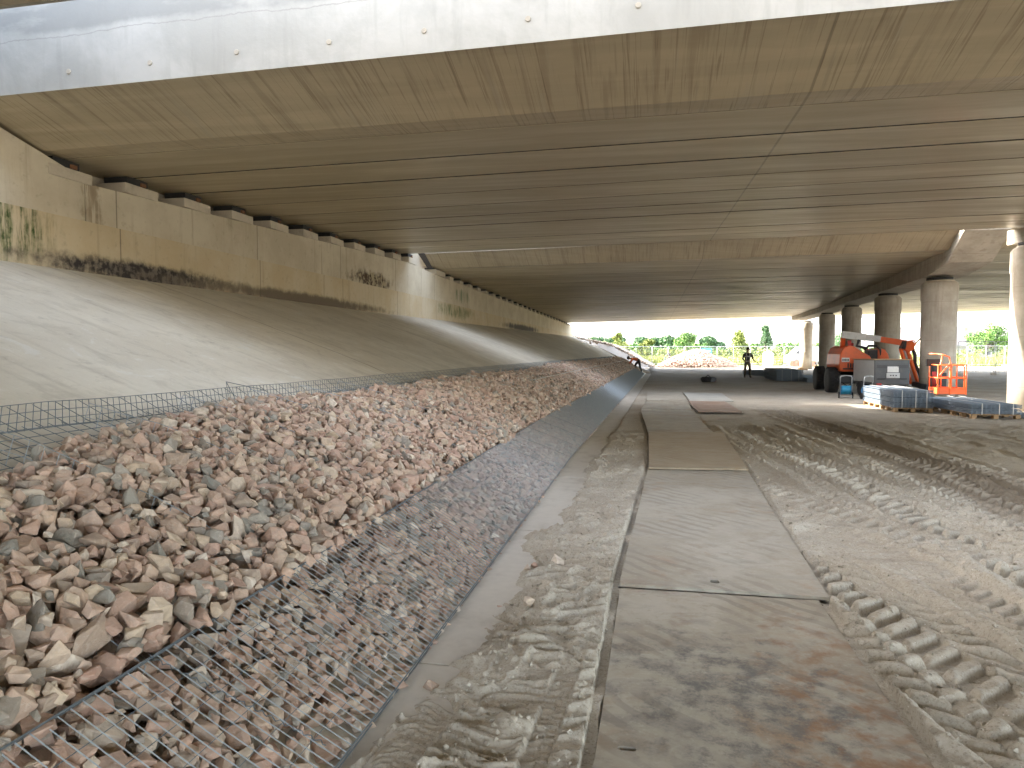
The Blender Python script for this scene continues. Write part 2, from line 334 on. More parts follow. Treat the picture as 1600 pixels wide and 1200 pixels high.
class MB:
    """collects boxes, bars, tubes and lathes; build() links them as one mesh object"""
    def __init__(s): s.v = []; s.f = []; s.sm = []
    def add(s, vs, fs, smooth=False):
        n = len(s.v); s.v += [tuple(v) for v in vs]; s.f += [tuple(i + n for i in f) for f in fs]; s.sm += [smooth] * len(fs); return s
    def box(s, c, d, rot=(0, 0, 0)):
        m = Matrix.Translation(c) @ Matrix.Rotation(rot[2], 4, 'Z') @ Matrix.Rotation(rot[1], 4, 'Y') @ Matrix.Rotation(rot[0], 4, 'X')
        vs = [m @ Vector((x * d[0] / 2, y * d[1] / 2, z * d[2] / 2)) for x in (-1, 1) for y in (-1, 1) for z in (-1, 1)]
        return s.add(vs, [(0, 1, 3, 2), (4, 6, 7, 5), (0, 4, 5, 1), (2, 3, 7, 6), (0, 2, 6, 4), (1, 5, 7, 3)])
    def tube(s, pts, r, n=8, caps=True, closed=False):
        pts = [Vector(p) for p in pts]; rs = r if isinstance(r, (list, tuple)) else [r] * len(pts); base = len(s.v); k = len(pts)
        up = None
        for i, p in enumerate(pts):
            a = pts[(i - 1) % k] if (closed or i > 0) else p; b = pts[(i + 1) % k] if (closed or i < k - 1) else p
            t = (b - a).normalized()
            if up is None: up = t.orthogonal().normalized()
            x = (up - t * up.dot(t)); x = x.normalized() if x.length > 1e-5 else t.orthogonal().normalized(); up = x; y = t.cross(x)
            for j in range(n):
                an = 2 * PI * j / n; s.v.append(tuple(p + (x * math.cos(an) + y * math.sin(an)) * rs[i]))
        for i in range(k if closed else k - 1):
            i2 = (i + 1) % k
            for j in range(n):
                s.f.append((base + i * n + j, base + i * n + (j + 1) % n, base + i2 * n + (j + 1) % n, base + i2 * n + j)); s.sm.append(True)
        if caps and not closed:
            s.f.append(tuple(base + j for j in reversed(range(n)))); s.f.append(tuple(base + (k - 1) * n + j for j in range(n))); s.sm += [False, False]
        return s
    def lathe(s, prof, c=(0, 0, 0), axis='Z', n=24):
        base = len(s.v)
        for r, z in prof:
            for j in range(n):
                a = 2 * PI * j / n; x, y = r * math.cos(a), r * math.sin(a)
                q = {'Z': (x, y, z), 'X': (z, x, y), 'Y': (x, z, y)}[axis]; s.v.append((c[0] + q[0], c[1] + q[1], c[2] + q[2]))
        for i in range(len(prof) - 1):
            for j in range(n):
                s.f.append((base + i * n + j, base + i * n + (j + 1) % n, base + (i + 1) * n + (j + 1) % n, base + (i + 1) * n + j)); s.sm.append(True)
        s.f.append(tuple(base + j for j in range(n))); s.f.append(tuple(base + (len(prof) - 1) * n + j for j in range(n))); s.sm += [False, False]
        return s
    def prism(s, poly, a, b, plane='XZ'):
        """extrude a 2D outline between a and b along the third axis"""
        f = {'XZ': lambda p, t: (p[0], t, p[1]), 'YZ': lambda p, t: (t, p[0], p[1]), 'XY': lambda p, t: (p[0], p[1], t)}[plane]; n = len(poly)
        vs = [f(p, a) for p in poly] + [f(p, b) for p in poly]
        return s.add(vs, [tuple(range(n)), tuple(range(n, 2 * n))] + [(i, (i + 1) % n, n + (i + 1) % n, n + i) for i in range(n)])
    def build(s, name, mat, parent=None, bevel=0.0, offset=None):
        vs = s.v if offset is None else [(v[0] - offset[0], v[1] - offset[1], v[2] - offset[2]) for v in s.v]
        me = bpy.data.meshes.new(name); me.from_pydata(vs, [], s.f)
        me.polygons.foreach_set('use_smooth', s.sm); me.materials.append(mat)
        bm = bmesh.new(); bm.from_mesh(me); bmesh.ops.recalc_face_normals(bm, faces=bm.faces)
        if bevel:
            es = [e for e in bm.edges if e.is_manifold and e.calc_face_angle(0) > R(40)]
            bmesh.ops.bevel(bm, geom=es, offset=bevel, segments=2, profile=.6, affect='EDGES', clamp_overlap=True)
        bm.to_mesh(me); bm.free()
        o = bpy.data.objects.new(name, me); COL.objects.link(o)
        if parent: o.parent = parent
        return o
def copy_tree(o, parent=None):
    c = o.copy(); COL.objects.link(c)
    if parent: c.parent = parent
    for ch in list(o.children): copy_tree(ch, c)
    return c
def segs_arrays(P0, P1, r):
    """square bars between P0[i] and P1[i], vectorised"""
    P0 = np.asarray(P0, float); P1 = np.asarray(P1, float); d = P1 - P0; d /= np.linalg.norm(d, axis=1, keepdims=True) + 1e-9
    up = np.tile([0, 0, 1.0], (len(d), 1)); up[np.abs(d[:, 2]) > .9] = (1, 0, 0)
    x = np.cross(d, up); x /= np.linalg.norm(x, axis=1, keepdims=True); y = np.cross(d, x)
    r = np.broadcast_to(np.asarray(r, float), (len(d),))[:, None]
    V = np.stack([P0 + x * r, P0 + y * r, P0 - x * r, P0 - y * r, P1 + x * r, P1 + y * r, P1 - x * r, P1 - y * r], 1).reshape(-1, 3)
    f = np.array([(0, 1, 5, 4), (1, 2, 6, 5), (2, 3, 7, 6), (3, 0, 4, 7), (0, 3, 2, 1), (4, 5, 6, 7)])
    F = (np.arange(len(d))[:, None, None] * 8 + f[None]).reshape(-1, 4)
    return V, F
# numpy noise
_T = rng.random((256, 256))
def vn(x, y, s=0):
    x = np.asarray(x, float) + s * 17.3; y = np.asarray(y, float) + s * 9.7
    xi = np.floor(x).astype(int); yi = np.floor(y).astype(int); fx = x - xi; fy = y - yi
    fx = fx * fx * fx * (fx * (fx * 6 - 15) + 10); fy = fy * fy * fy * (fy * (fy * 6 - 15) + 10)
    g = lambda a, b: _T[a & 255, b & 255]
    return (g(xi, yi) * (1 - fx) + g(xi + 1, yi) * fx) * (1 - fy) + (g(xi, yi + 1) * (1 - fx) + g(xi + 1, yi + 1) * fx) * fy
def fbm(x, y, o=4, s=0, g=.5):
    a = 1.0; t = 0; n = 0
    for k in range(o): t = t + a * vn(x * 2 ** k, y * 2 ** k, s + k); n += a; a *= g
    return t / n
def sst(x, a, b): t = np.clip((x - a) / (b - a), 0, 1); return t * t * (3 - 2 * t)

def xo(Y): return .02 * np.maximum(0, np.asarray(Y, float) - 10)      # everything on the left drifts inwards with distance
S = .372; AL = math.atan(S); EU = np.array([-math.cos(AL), 0, math.sin(AL)]); NU = np.array([math.sin(AL), 0, math.cos(AL)])

# ------------------------------------------------------------ ground
PLATES = [  # corners: front-left, front-right, back-right, back-left
    [(-.20, -.1), (1.02, -.1), (1.00, 4.44), (-.17, 4.44)], [(-.175, 4.47), (1.06, 4.45), (1.19, 9.02), (-.01, 8.90)],
    [(.0, 8.95), (1.20, 9.05), (1.30, 13.2), (-.01, 13.05)], [(-.02, 13.15), (1.13, 13.2), (1.02, 18.15), (-.19, 17.85)],
    [(1.16, 17.6), (2.18, 17.65), (2.15, 21.3), (1.12, 21.35)], [(-.2, 18.2), (1.06, 18.35), (1.10, 21.6), (-.06, 21.6)],
    [(-.07, 21.8), (1.12, 21.8), (1.15, 26.4), (-.06, 26.5)], [(1.2, 21.7), (2.45, 21.8), (2.5, 26.0), (1.2, 26.2)]]
def plate_dist(X, Y, q, grow=0):
    """positive inside a plate"""
    d = np.full(np.shape(X), 1e9)
    for i in range(4):
        (ax, ay), (bx, by) = q[i], q[(i + 1) % 4]; L = math.hypot(bx - ax, by - ay)
        d = np.minimum(d, ((bx - ax) * (Y - ay) - (by - ay) * (X - ax)) / L)
    return d
TRACKS = [  # centre line points, half width, lug period, height, chevron slope, y range
    ([(1.75, 1.0), (1.50, 2.2), (1.29, 2.9), (1.16, 3.7), (1.10, 4.4)], .14, .15, .046, -.6, (0.8, 4.1)),
    ([(2.15, 1.0), (1.90, 2.0), (1.68, 3.1), (1.50, 3.9), (1.32, 4.7), (1.12, 5.6)], .25, .165, .055, .75, (0.8, 5.3)),
    ([(2.85, 1.0), (2.60, 4.8), (2.50, 6.2), (2.42, 7.6), (2.30, 9.4), (1.95, 11.5), (1.7, 14)], .30, .18, .075, .75, (1.0, 14.5)),
    ([(2.3, 1.0), (2.05, 5.0), (1.95, 7), (1.80, 9), (1.62, 11), (1.4, 14)], .16, .13, .036, .45, (5.6, 13.5)),
    ([(3.2, 1.0), (3.0, 5), (2.98, 7.2), (2.9, 9.2), (2.6, 11.2), (2.3, 14.5)], .19, .15, .055, -.5, (2.0, 15)),
    ([(3.7, 1.0), (3.50, 5), (3.45, 7.2), (3.6, 9.2), (3.5, 11.2), (3.3, 14.5), (3.0, 19)], .28, .18, .07, .75, (1.5, 19)),
    ([(4.4, 2.4), (3.6, 3.4), (2.75, 5), (1.95, 6.6), (1.45, 7.8), (1.2, 9)], .20, .15, .036, .6, (2.6, 8.2)),
    ([(2.55, 1.0), (2.25, 2.4), (2.0, 4.0), (1.9, 5.2)], .17, .14, .036, -.7, (1.0, 5.0)),
    ([(3.3, 1.0), (3.1, 3), (3.2, 5), (3.15, 9), (3.0, 12)], .15, .13, .034, .7, (1.0, 12)),
    ([(4.4, 3.0), (4.15, 8), (4.05, 12), (3.8, 16)], .19, .16, .045, -.5, (2.5, 16)),
    ([(.2, 1.0), (.2, 2.5)], .01, .15, .0, .15, (1.2, 1.3)),
    ([(-.42, 1.0), (-.40, 2.5), (-.34, 3.3)], .05, .05, .007, .15, (1.2, 3.1)),
    ([(-.95, 1.0), (-.90, 2.4), (-.84, 2.9)], .10, .035, .005, .3, (1.2, 2.7))]
def sand_h(X, Y):
    h = (fbm(X * .6, Y * .6, 3, 3) - .5) * .05
    near = sst(Y, 24, 10)
    # lumpy, wind-cut ridges
    wx = X + .25 * fbm(X * 3, Y * 3, 2, 5); wy = Y + .35 * fbm(X * 2.5, Y * 2.5, 2, 8)
    rd = 1 - np.abs(2 * fbm(wx * 3.4, wy * 10, 2, 11) - 1); rd = rd ** 2.2
    r2 = 1 - np.abs(2 * fbm(wx * 6, wy * 15, 2, 21) - 1); r2 = r2 ** 3
    left = sst(X, .25, -.05)
    lump = fbm(X * 6, Y * 6, 2, 31)
    amp = .35 + .65 * sst(fbm(X * .9, Y * .9, 2, 41), .35, .65)
    r3 = 1 - np.abs(2 * fbm(wx * 11, wy * 24, 2, 23) - 1)
    h = h + (rd * .040 + r2 * .030 + r3 * .017 + (lump - .5) * .03) * amp * (.45 + .55 * left + .2 * sst(X, 1.2, 2)) * near
    # footprints
    h = h - .02 * sst(vn(X * 3.1, Y * 2.2, 51), .72, .88) * near + .006 * (fbm(X * 26, Y * 26, 2, 55) - .5) * near
    for pts, hw, per, am, ch, (y0, y1) in TRACKS:
        py = [p[1] for p in pts]; px = [p[0] for p in pts]
        cx = np.interp(Y, py, px) + .03 * (vn(Y * .8, Y * 0 + 3, 61) - .5); d = X - cx
        e = sst(Y, y0 - .3, y0 + .3) * sst(Y, y1 + .5, y1 - .4) * sst(np.abs(d), hw * 1.15, hw * .92)
        e = e * (.55 + .45 * sst(fbm(X * 1.1, Y * .9, 2, 71), .2, .4))
        ad = np.abs(d); sd_ = (d > 0) * .5
        ph = Y / per + sd_ + ch * ad / per + .22 * vn(X * 2.2, Y * 2.2, 81)
        t = ph - np.floor(ph); up = sst(t, .0, .14) * sst(t, .66, .50)
        lug = up * (.8 + .2 * np.sin(PI * np.clip(t / .62, 0, 1))) * sst(ad, hw * 1.02, hw * .80)
        prof = -am * .45 + am * lug * (.35 + 1.1 * fbm(X * 5, Y * 5, 3, 91)) + .014 * (fbm(X * 16, Y * 16, 3, 92) - .5)
        h = h * (1 - .8 * e) + prof * e
        berm = np.exp(-((np.abs(d) - hw * 1.35) / (hw * .28)) ** 2) * sst(Y, y0 - .3, y0 + .3) * sst(Y, y1 + .5, y1 - .4)
        h = h + am * .5 * berm * (.4 + vn(X * 7, Y * 7, 95))
    # pushed-up crescent of sand
    cy = np.interp(X, [1.0, 1.3, 1.6, 1.8, 2.2], [6.0, 6.3, 6.2, 5.9, 4.7])
    h = h + .045 * np.exp(-((Y - cy) / .1) ** 2) * sst(X, .95, 1.2) * sst(X, 2.3, 2.0)
    # falls away over the concrete edge strip
    e = -.84 + .17 * (fbm(X * 0 + 3, Y * 1.4, 3, 15) - .5) * 2 * sst(Y, 10, 6) - .14 * sst(Y, 3.6, 2.8) + .10 * sst(Y, 5, 9) + xo(Y)
    h = h + .012; h = h - .10 * sst(X, e + .10, e - .12) 
    for i, q in enumerate(PLATES):
        pd = plate_dist(X, Y, q); spill = .05 * (fbm(X * 5, Y * 5, 3, 25 + i) - .42)
        h = np.where(pd > spill + .0, np.minimum(h, -.035), np.where(pd > -.05, np.minimum(h, -.012 + .040 * vn(X * 4, Y * 4, 33)), h))
    return h
def fan_sheet():
    nr, nc = 1250, 940
    t = np.linspace(0, 1, nr); p_ = .45; q0, q1 = 1.0, 75.0 ** -p_; Y = (q0 + (q1 - q0) * t) ** (-1 / p_)
    Y = np.concatenate([[.2, .5, .8], Y]); nr += 3
    s = np.linspace(-.56, 1.0, nc)
    YY, SS = np.meshgrid(Y, s, indexing='ij'); XX = np.clip(SS * (YY + .8) + .1, -1.2 + xo(YY), 40)
    XX = np.maximum(XX, -1.35 + xo(YY) + (SS + .56) * .01)
    Z = sand_h(XX, YY); Z[:, -1] = -.08; Z[:, 0] = -.08; Z[-1] = -.08
    V = np.stack([XX, YY, Z], -1).reshape(-1, 3); i = np.arange(nr * nc).reshape(nr, nc)
    F = np.stack([i[:-1, :-1], i[:-1, 1:], i[1:, 1:], i[1:, :-1]], -1).reshape(-1, 4)
    a = V[F[:, 0]]; c = V[F[:, 1]]; keep = (c[:, 0] - a[:, 0]) > 1e-6; F = F[keep]
    return V, F
V, F = fan_sheet()
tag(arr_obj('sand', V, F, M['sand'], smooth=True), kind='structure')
gx = np.array([-3000, -400, -60, -20, -8, -1.25, 2, 6, 12, 20, 40, 80, 400, 3000.]); gy = np.array([-3000, -300, -40, -10, 0, 10, 30, 60, 75, 90, 110, 150, 220, 400, 3000.])
XX, YY = np.meshgrid(gx, gy); ZZ = np.full(XX.shape, -.06)
V = np.stack([XX, YY, ZZ], -1).reshape(-1, 3); i = np.arange(XX.size).reshape(XX.shape)
F = np.stack([i[:-1, :-1], i[:-1, 1:], i[1:, 1:], i[1:, :-1]], -1).reshape(-1, 4)
tag(arr_obj('ground', V, F, M['sand']), kind='structure')

# concrete edge strip at the foot of the slope
ys = np.arange(-2, 50.1, 2.6); mb = MB()
for a, c in zip(ys[:-1], ys[1:]):
    x0, x1 = float(xo(a)), float(xo(c)); g = .006
    mb.add([(-1.16 + x0, a + g, -.1), (-.70 + x0, a + g, -.1), (-.70 + x1, c - g, -.1), (-1.16 + x1, c - g, -.1),
            (-1.16 + x0, a + g, .012), (-.70 + x0, a + g, .008), (-.70 + x1, c - g, .008), (-1.16 + x1, c - g, .012)],
           [(0, 3, 2, 1), (4, 5, 6, 7), (0, 1, 5, 4), (1, 2, 6, 5), (2, 3, 7, 6), (3, 0, 4, 7)])
tag(mb.build('kerb', M['kerb'], bevel=.006), 'long flat concrete edge strip along the foot of the stone slope', 'kerb')

# crumbs and clods kicked out of the tracks
def clods():
    it = []; pr = [stone_proto(9, .7, False) for _ in range(6)]; n = 3200
    y = 1.4 + 11 * rng.random(n) ** 1.6; x = np.zeros(n); k = rng.integers(0, 5, n)
    for j, ti in enumerate((0, 1, 2, 4, 5)):
        tr = TRACKS[ti]; m = k == j; x[m] = np.interp(y[m], [p[1] for p in tr[0]], [p[0] for p in tr[0]]) + rng.normal(0, tr[1] * 1.1, m.sum())
    m = rng.random(n) < .35; x[m] = rng.uniform(-.8, -.22, m.sum())
    ok = np.ones(n, bool)
    for q in PLATES: ok &= plate_dist(x, y, q) < -.01
    x = x[ok]; y = y[ok]; h = sand_h(x, y)
    for a, c, z in zip(x, y, h):
        s_ = rng.uniform(.004, .017); it.append((pr[rng.integers(6)], rand_rot(np.array([0, 0, 1.]), .8), s_, np.array([a, c, z + s_ * .3]), 0.0))
    return merge_stones(it)


# ------------------------------------------------------------ steel plates
def plate(q, z, th, slots, mt='plate'):
    cx = sum(p[0] for p in q) / 4; cy = sum(p[1] for p in q) / 4
    bm = bmesh.new(); edges = []
    def loop(pts):
        vs = [bm.verts.new((x - cx, y - cy, 0)) for x, y in pts]
        for a, c in zip(vs, vs[1:] + vs[:1]): edges.append(bm.edges.new((a, c)))
    out = []
    for a, c in zip(q, q[1:] + q[:1]):
        out.append(a)
        for k in range(1, 6):
            t = k / 6; out.append((a[0] + (c[0] - a[0]) * t + random.uniform(-.004, .004), a[1] + (c[1] - a[1]) * t + random.uniform(-.004, .004)))
    loop(out)
    for (sx, sy, hl, hw) in slots:
        loop([(sx + hl * (1 if math.cos(t) > 0 else -1) * .6 + hl * .4 * math.cos(t), sy + hw * math.sin(t)) for t in np.linspace(.2, .2 + 2 * PI, 13)[:-1]])
    bmesh.ops.triangle_fill(bm, edges=edges, use_beauty=True)
    ret = bmesh.ops.extrude_face_region(bm, geom=bm.faces[:])
    for v in [g for g in ret['geom'] if isinstance(g, bmesh.types.BMVert)]: v.co.z += th
    bmesh.ops.recalc_face_normals(bm, faces=bm.faces)
    me = bpy.data.meshes.new('steel_plate'); bm.to_mesh(me); bm.free(); me.materials.append(M[mt])
    o = bpy.data.objects.new('steel_plate', me); COL.objects.link(o); o.location = (cx, cy, z); return o
PL = ['nearest rusty steel road plate with a dark scorched patch and a slotted hole', 'long sandy steel plate second from the camera with a small slot at its near edge',
      'square brown steel plate third from the camera, in the single row', 'pale steel plate fourth from the camera, where the single row ends',
      'reddish steel plate beside the row with a dark raised front edge', 'steel plate of the left row beside the reddish one',
      'farthest left steel plate beside the cleaner grey one', 'farthest right clean grey steel plate at the end of the track']
SL = [[(-.07, 2.62, .035, .014)], [(.42, 4.62, .03, .03)], [], [], [], [], [], []]
ZS = [0.002, .022, .045, .036, .055, .030, .026, .030]
MT = ['plate', 'plate', 'plate_brown', 'plate', 'plate_red', 'plate', 'plate', 'plate_grey']
for q, l, s_, z, mt in zip(PLATES, PL, SL, ZS, MT): tag(plate(q, z, .02, s_, mt), l, 'steel plate', 'steel plates laid as a track on the sand')

# ------------------------------------------------------------ slope, embankment
Ys = np.concatenate([np.arange(-12, 50, .5), np.arange(50, 72, 1.)]); us = np.linspace(0, 1, 26)
YY, UU = np.meshgrid(Ys, us, indexing='ij')
x0 = -1.08 + xo(YY); x1 = -8.75 + xo(YY); XX = x0 + (x1 - x0) * UU
endY = 52 + 22 * UU; YY2 = np.minimum(YY, endY)
z1 = 2.80 + .006 * np.maximum(0, YY - 20)
ZZ = z1 * UU * (1 + .04 * np.sin(UU * PI)) - .004 + (fbm(XX * .8, YY2 * .8, 3, 4) - .5) * .02
V = np.stack([XX, YY2, ZZ], -1).reshape(-1, 3); i = np.arange(XX.size).reshape(XX.shape)
F = np.stack([i[:-1, :-1], i[1:, :-1], i[1:, 1:], i[:-1, 1:]], -1).reshape(-1, 4)
tag(arr_obj('concrete_slope', V, F, M['slope'], smooth=True), 'broad pale concrete slope rising from the loose stones to the abutment wall', 'concrete slope')
mb = MB(); mb.prism([(-30, -12), (-9.6, -12), (-9.0, 74), (-30, 74)], -.5, 4.0, 'XY'); mb.prism([(-30, -12), (-9.9, -12), (-9.3, 74), (-30, 74)], 4.0, 6.45, 'XY')
tag(mb.build('embankment', M['earth']), kind='structure')
# gravel bank carrying on beyond the bridge
Yg = np.linspace(50, 104, 110); Xg = np.linspace(-22, 3, 70); XX, YY = np.meshgrid(Xg, Yg)
prof = np.interp(XX, [-22, -9, -7, -3.7, -2, -.8, .8, 3], [5.0, 3.4, 2.9, 2.2, 1.35, .6, -.12, -.12])
lim = np.interp(YY, [50, 56, 62, 74, 88, 96, 104], [-.2, .0, .9, 5, 5, 1.8, -.1]); ZZ = np.minimum(prof, lim) + (fbm(XX * .9, YY * .5, 4, 7) - .5) * .5 * (prof > -.05)
ZZ = np.where((YY < 73) & (XX < -1.0 + .02 * (YY - 10)), np.minimum(ZZ, (-1.0 + .02 * (YY - 10) - XX) * .33 - .25), ZZ)
V = np.stack([XX, YY, ZZ], -1).reshape(-1, 3); i = np.arange(XX.size).reshape(XX.shape)
F = np.stack([i[:-1, :-1], i[:-1, 1:], i[1:, 1:], i[1:, :-1]], -1).reshape(-1, 4)
tag(arr_obj('gravel_bank', V, F, M['gravel'], smooth=True), kind='structure')

# ------------------------------------------------------------ decks
def wx_(Y): return -8.75 + .02 * Y
def deck_lines(Lp, Rp, n, xr):
    L = [np.array(Lp[0]) + (np.array(Lp[1]) - np.array(Lp[0])) * k / n for k in range(n + 1)]
    Q = [np.array(Rp[0]) + (np.array(Rp[1]) - np.array(Rp[0])) * k / n for k in range(n + 1)]
    out = []
    for a, c in zip(L, Q):
        d = (c - a) / (c[0] - a[0]); out.append((a + d * (-9.35 - a[0]), a + d * (xr - a[0])))
    return out
D1 = deck_lines([(-8.6, 9.30, 4.385), (-8.27, 23.9, 4.94)], [(3.99, 8.81, 4.37), (9.2, 20.15, 4.64)], 10, 21.)
D2 = deck_lines([(-8.27, 27.1, 4.75), (-7.3, 66.9, 4.23)], [(10.1, 23.5, 4.53), (12.4, 65.3, 4.57)], 26, 30.)
D0 = deck_lines([(-8.6, 4.3, 4.4), (-8.6, -9.5, 4.4)], [(3.99, 4.0, 4.38), (3.99, -9.8, 4.4)], 9, 21.)
def girder(a, c, parent, th=.85, gap=.03):
    u = (c[0] - a[0]); dy = np.array([0, gap, 0]); ch = 0
    lz = np.array([0, 0, random.uniform(-.006, .006)]); p = [a[0] + dy + lz + np.array([0, 0, .006]), a[0] + dy + lz + np.array([0, .008, 0]), c[0] - dy + lz - np.array([0, .008, 0]), c[0] - dy + lz + np.array([0, 0, .006])]
    q = [a[1] + dy + lz + np.array([0, 0, .006]), a[1] + dy + lz + np.array([0, .008, 0]), c[1] - dy + lz - np.array([0, .008, 0]), c[1] - dy + lz + np.array([0, 0, .006])]
    t = np.array([0, 0, th]); ring0 = p + [c[0] - dy + t, a[0] + dy + t]; ring1 = q + [c[1] - dy + t, a[1] + dy + t]
    N = 24; vs = []; fs = []
    for k in range(N + 1):
        s_ = k / N
        for r0, r1 in zip(ring0, ring1): vs.append(r0 + (r1 - r0) * s_)
    for k in range(N):
        for j in range(6):
            fs.append((k * 6 + j, k * 6 + (j + 1) % 6, (k + 1) * 6 + (j + 1) % 6, (k + 1) * 6 + j))
    fs += [tuple(range(6)), tuple(N * 6 + j for j in range(6))]
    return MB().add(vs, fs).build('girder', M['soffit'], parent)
def edge_beam(line, parent, sgn, strip, web, rise, top, mat_f):
    """flat strip, inclined web, then the upright fascia; sgn -1 towards the camera, +1 away"""
    prof = [(0, 0), (strip, 0.0), (strip + web, rise), (strip + web, top), (strip + web - .35, top), (strip + web - .35, top - .35), (0, top - .35)]
    w_ = []; A = MB(); N = 24
    for nm, idx, mt in (('edge_beam', (0, 1, 2, 5, 6), M['web']),):
        vs = []; fs = []; K = len(idx)
        for k in range(N + 1):
            p = line[0] + (line[1] - line[0]) * k / N
            for j in idx: vs.append(p + np.array([0, sgn * prof[j][0], prof[j][1]]))
        for k in range(N):
            for j in range(K): fs.append((k * K + j, k * K + (j + 1) % K, (k + 1) * K + (j + 1) % K, (k + 1) * K + j))
        fs += [tuple(range(K)), tuple(N * K + j for j in range(K))]
        MB().add(vs, fs).build(nm, mt, parent)
    # fascia upstand sits 3 mm proud of the web's outer edge
    vs = []; fs = []; o0 = strip + web
    for k in range(N + 1):
        p = line[0] + (line[1] - line[0]) * k / N
        for dy, dz in ((o0 + .003, rise - .02), (o0 + .003, top), (o0 - .30, top), (o0 - .06, rise + .01)): vs.append(p + np.array([0, sgn * dy, dz]))
    for k in range(N):
        for j in range(4): fs.append((k * 4 + j, k * 4 + (j + 1) % 4, (k + 1) * 4 + (j + 1) % 4, (k + 1) * 4 + j))
    fs += [(0, 1, 2, 3), tuple(N * 4 + j for j in range(4))]
    return MB().add(vs, fs).build('fascia', mat_f, parent)
def slab(lines, parent, th0=.85, th1=1.15):
    a, c = lines[0], lines[-1]; vs = []
    for p in (a[0], a[1], c[1], c[0]): vs.append(p + np.array([0, 0, th0 + .003]))
    for p in (a[0], a[1], c[1], c[0]): vs.append(p + np.array([0, 0, th1]))
    MB().add(vs, [(0, 3, 2, 1), (4, 5, 6, 7), (0, 1, 5, 4), (1, 2, 6, 5), (2, 3, 7, 6), (3, 0, 4, 7)]).build('deck_slab', M['conc'], parent)
d1 = tag(empty('bridge_deck'), 'near concrete bridge deck overhead with a bright fascia and wide stained edge beam', 'bridge deck')
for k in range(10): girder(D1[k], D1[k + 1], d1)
f1 = edge_beam(D1[0], d1, -1, .43, 1.20, .33, 2.05, M['fascia'])
edge_beam(D1[-1], d1, 1, .05, .10, .25, 1.25, M['fascia'])
slab(D1, d1)
mb = MB()
for x, z in ((-6.95, 4.83), (-5.80, 4.83), (-4.65, 4.845), (-3.50, 4.845), (-2.39, 4.855), (-1.26, 4.86), (-.14, 4.875), (1.0, 4.885), (2.1, 4.89)):
    p = D1[0][0] + (D1[0][1] - D1[0][0]) * (x + 9.35) / 30.35
    MB().lathe([(.026, 0), (.03, .004), (.03, .012)], (x, p[1] - 1.645, z + .07), 'Y', 16).build('tie_hole_plug', M['conc'], f1)
d2 = tag(empty('bridge_deck'), 'farther wide bridge deck of many narrow concrete girders reaching to the daylight', 'bridge deck')
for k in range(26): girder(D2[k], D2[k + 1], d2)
e0 = D2[0][0] + (D2[0][1] - D2[0][0]) * (1.02 / 39.35); edge_beam((e0, D2[0][1]), d2, -1, .30, 1.05, .46, 1.55, M['conc'])
edge_beam(D2[-1], d2, 1, .1, .3, .05, 1.7, M['conc'])
slab(D2, d2)
d0 = tag(empty('bridge_deck'), 'bridge deck directly overhead, only a dark sliver of its edge showing at the top corner', 'bridge deck')
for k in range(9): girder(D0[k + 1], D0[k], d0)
edge_beam(D0[0], d0, 1, .43, 1.1, .33, 2.05, M['conc'])
a_, c_ = D0[-1], D0[0]; slab([a_, c_], d0)

# ------------------------------------------------------------ abutment
ab = tag(empty('abutment'), 'long stained abutment wall carrying the girder ends above the concrete slope', 'abutment wall')
def strip_wall(name, y0, y1, zb, zt, xf, xb, mat, n=None):
    n = n or max(2, int((y1 - y0) / 1.0)); vs = []; fs = []
    for k in range(n + 1):
        Y = y0 + (y1 - y0) * k / n; f = wx_(Y) + xf; b_ = wx_(Y) + xb
        vs += [(f, Y, zb(Y)), (f, Y, zt(Y)), (b_, Y, zt(Y)), (b_, Y, zb(Y))]
    for k in range(n):
        for j in range(4): fs.append((k * 4 + j, (k + 1) * 4 + j, (k + 1) * 4 + (j + 1) % 4, k * 4 + (j + 1) % 4))
    fs += [(0, 1, 2, 3), tuple(n * 4 + j for j in range(4))]
    return MB().add(vs, fs).build(name, mat, ab)
lin = lambda a, b_, c, d: (lambda Y: b_ + (Y - a) * (d - b_) / (c - a))
ledge = lambda Y: np.interp(Y, [8, 26, 72], [3.50, 3.52, 3.14])
topw = lambda Y: np.interp(Y, [9.3, 23.9, 27.1, 70], [4.08, 4.62, 4.50, 3.93])
low = strip_wall('lower_wall', -6, 70.5, lambda Y: 2.3, lambda Y: ledge(Y), .06, -.6, M['wall_lo'])
strip_wall('upper_wall', 9.62, 70.5, lambda Y: ledge(Y) + .003, topw, .0, -.6, M['wall_up'])
strip_wall('wing_wall', -6, 9.6, lambda Y: ledge(Y) + .003, lambda Y: np.interp(Y, [-6, 4.0, 6.6, 7.4, 9.6], [4.35, 4.35, 4.75, 4.72, 4.16]), .0, -.6, M['wall_up'], 30)
strip_wall('back_wall', 9.62, 71, lambda Y: 3.4, lambda Y: topw(Y) + .32, -.62, -.9, M['wall_up'])
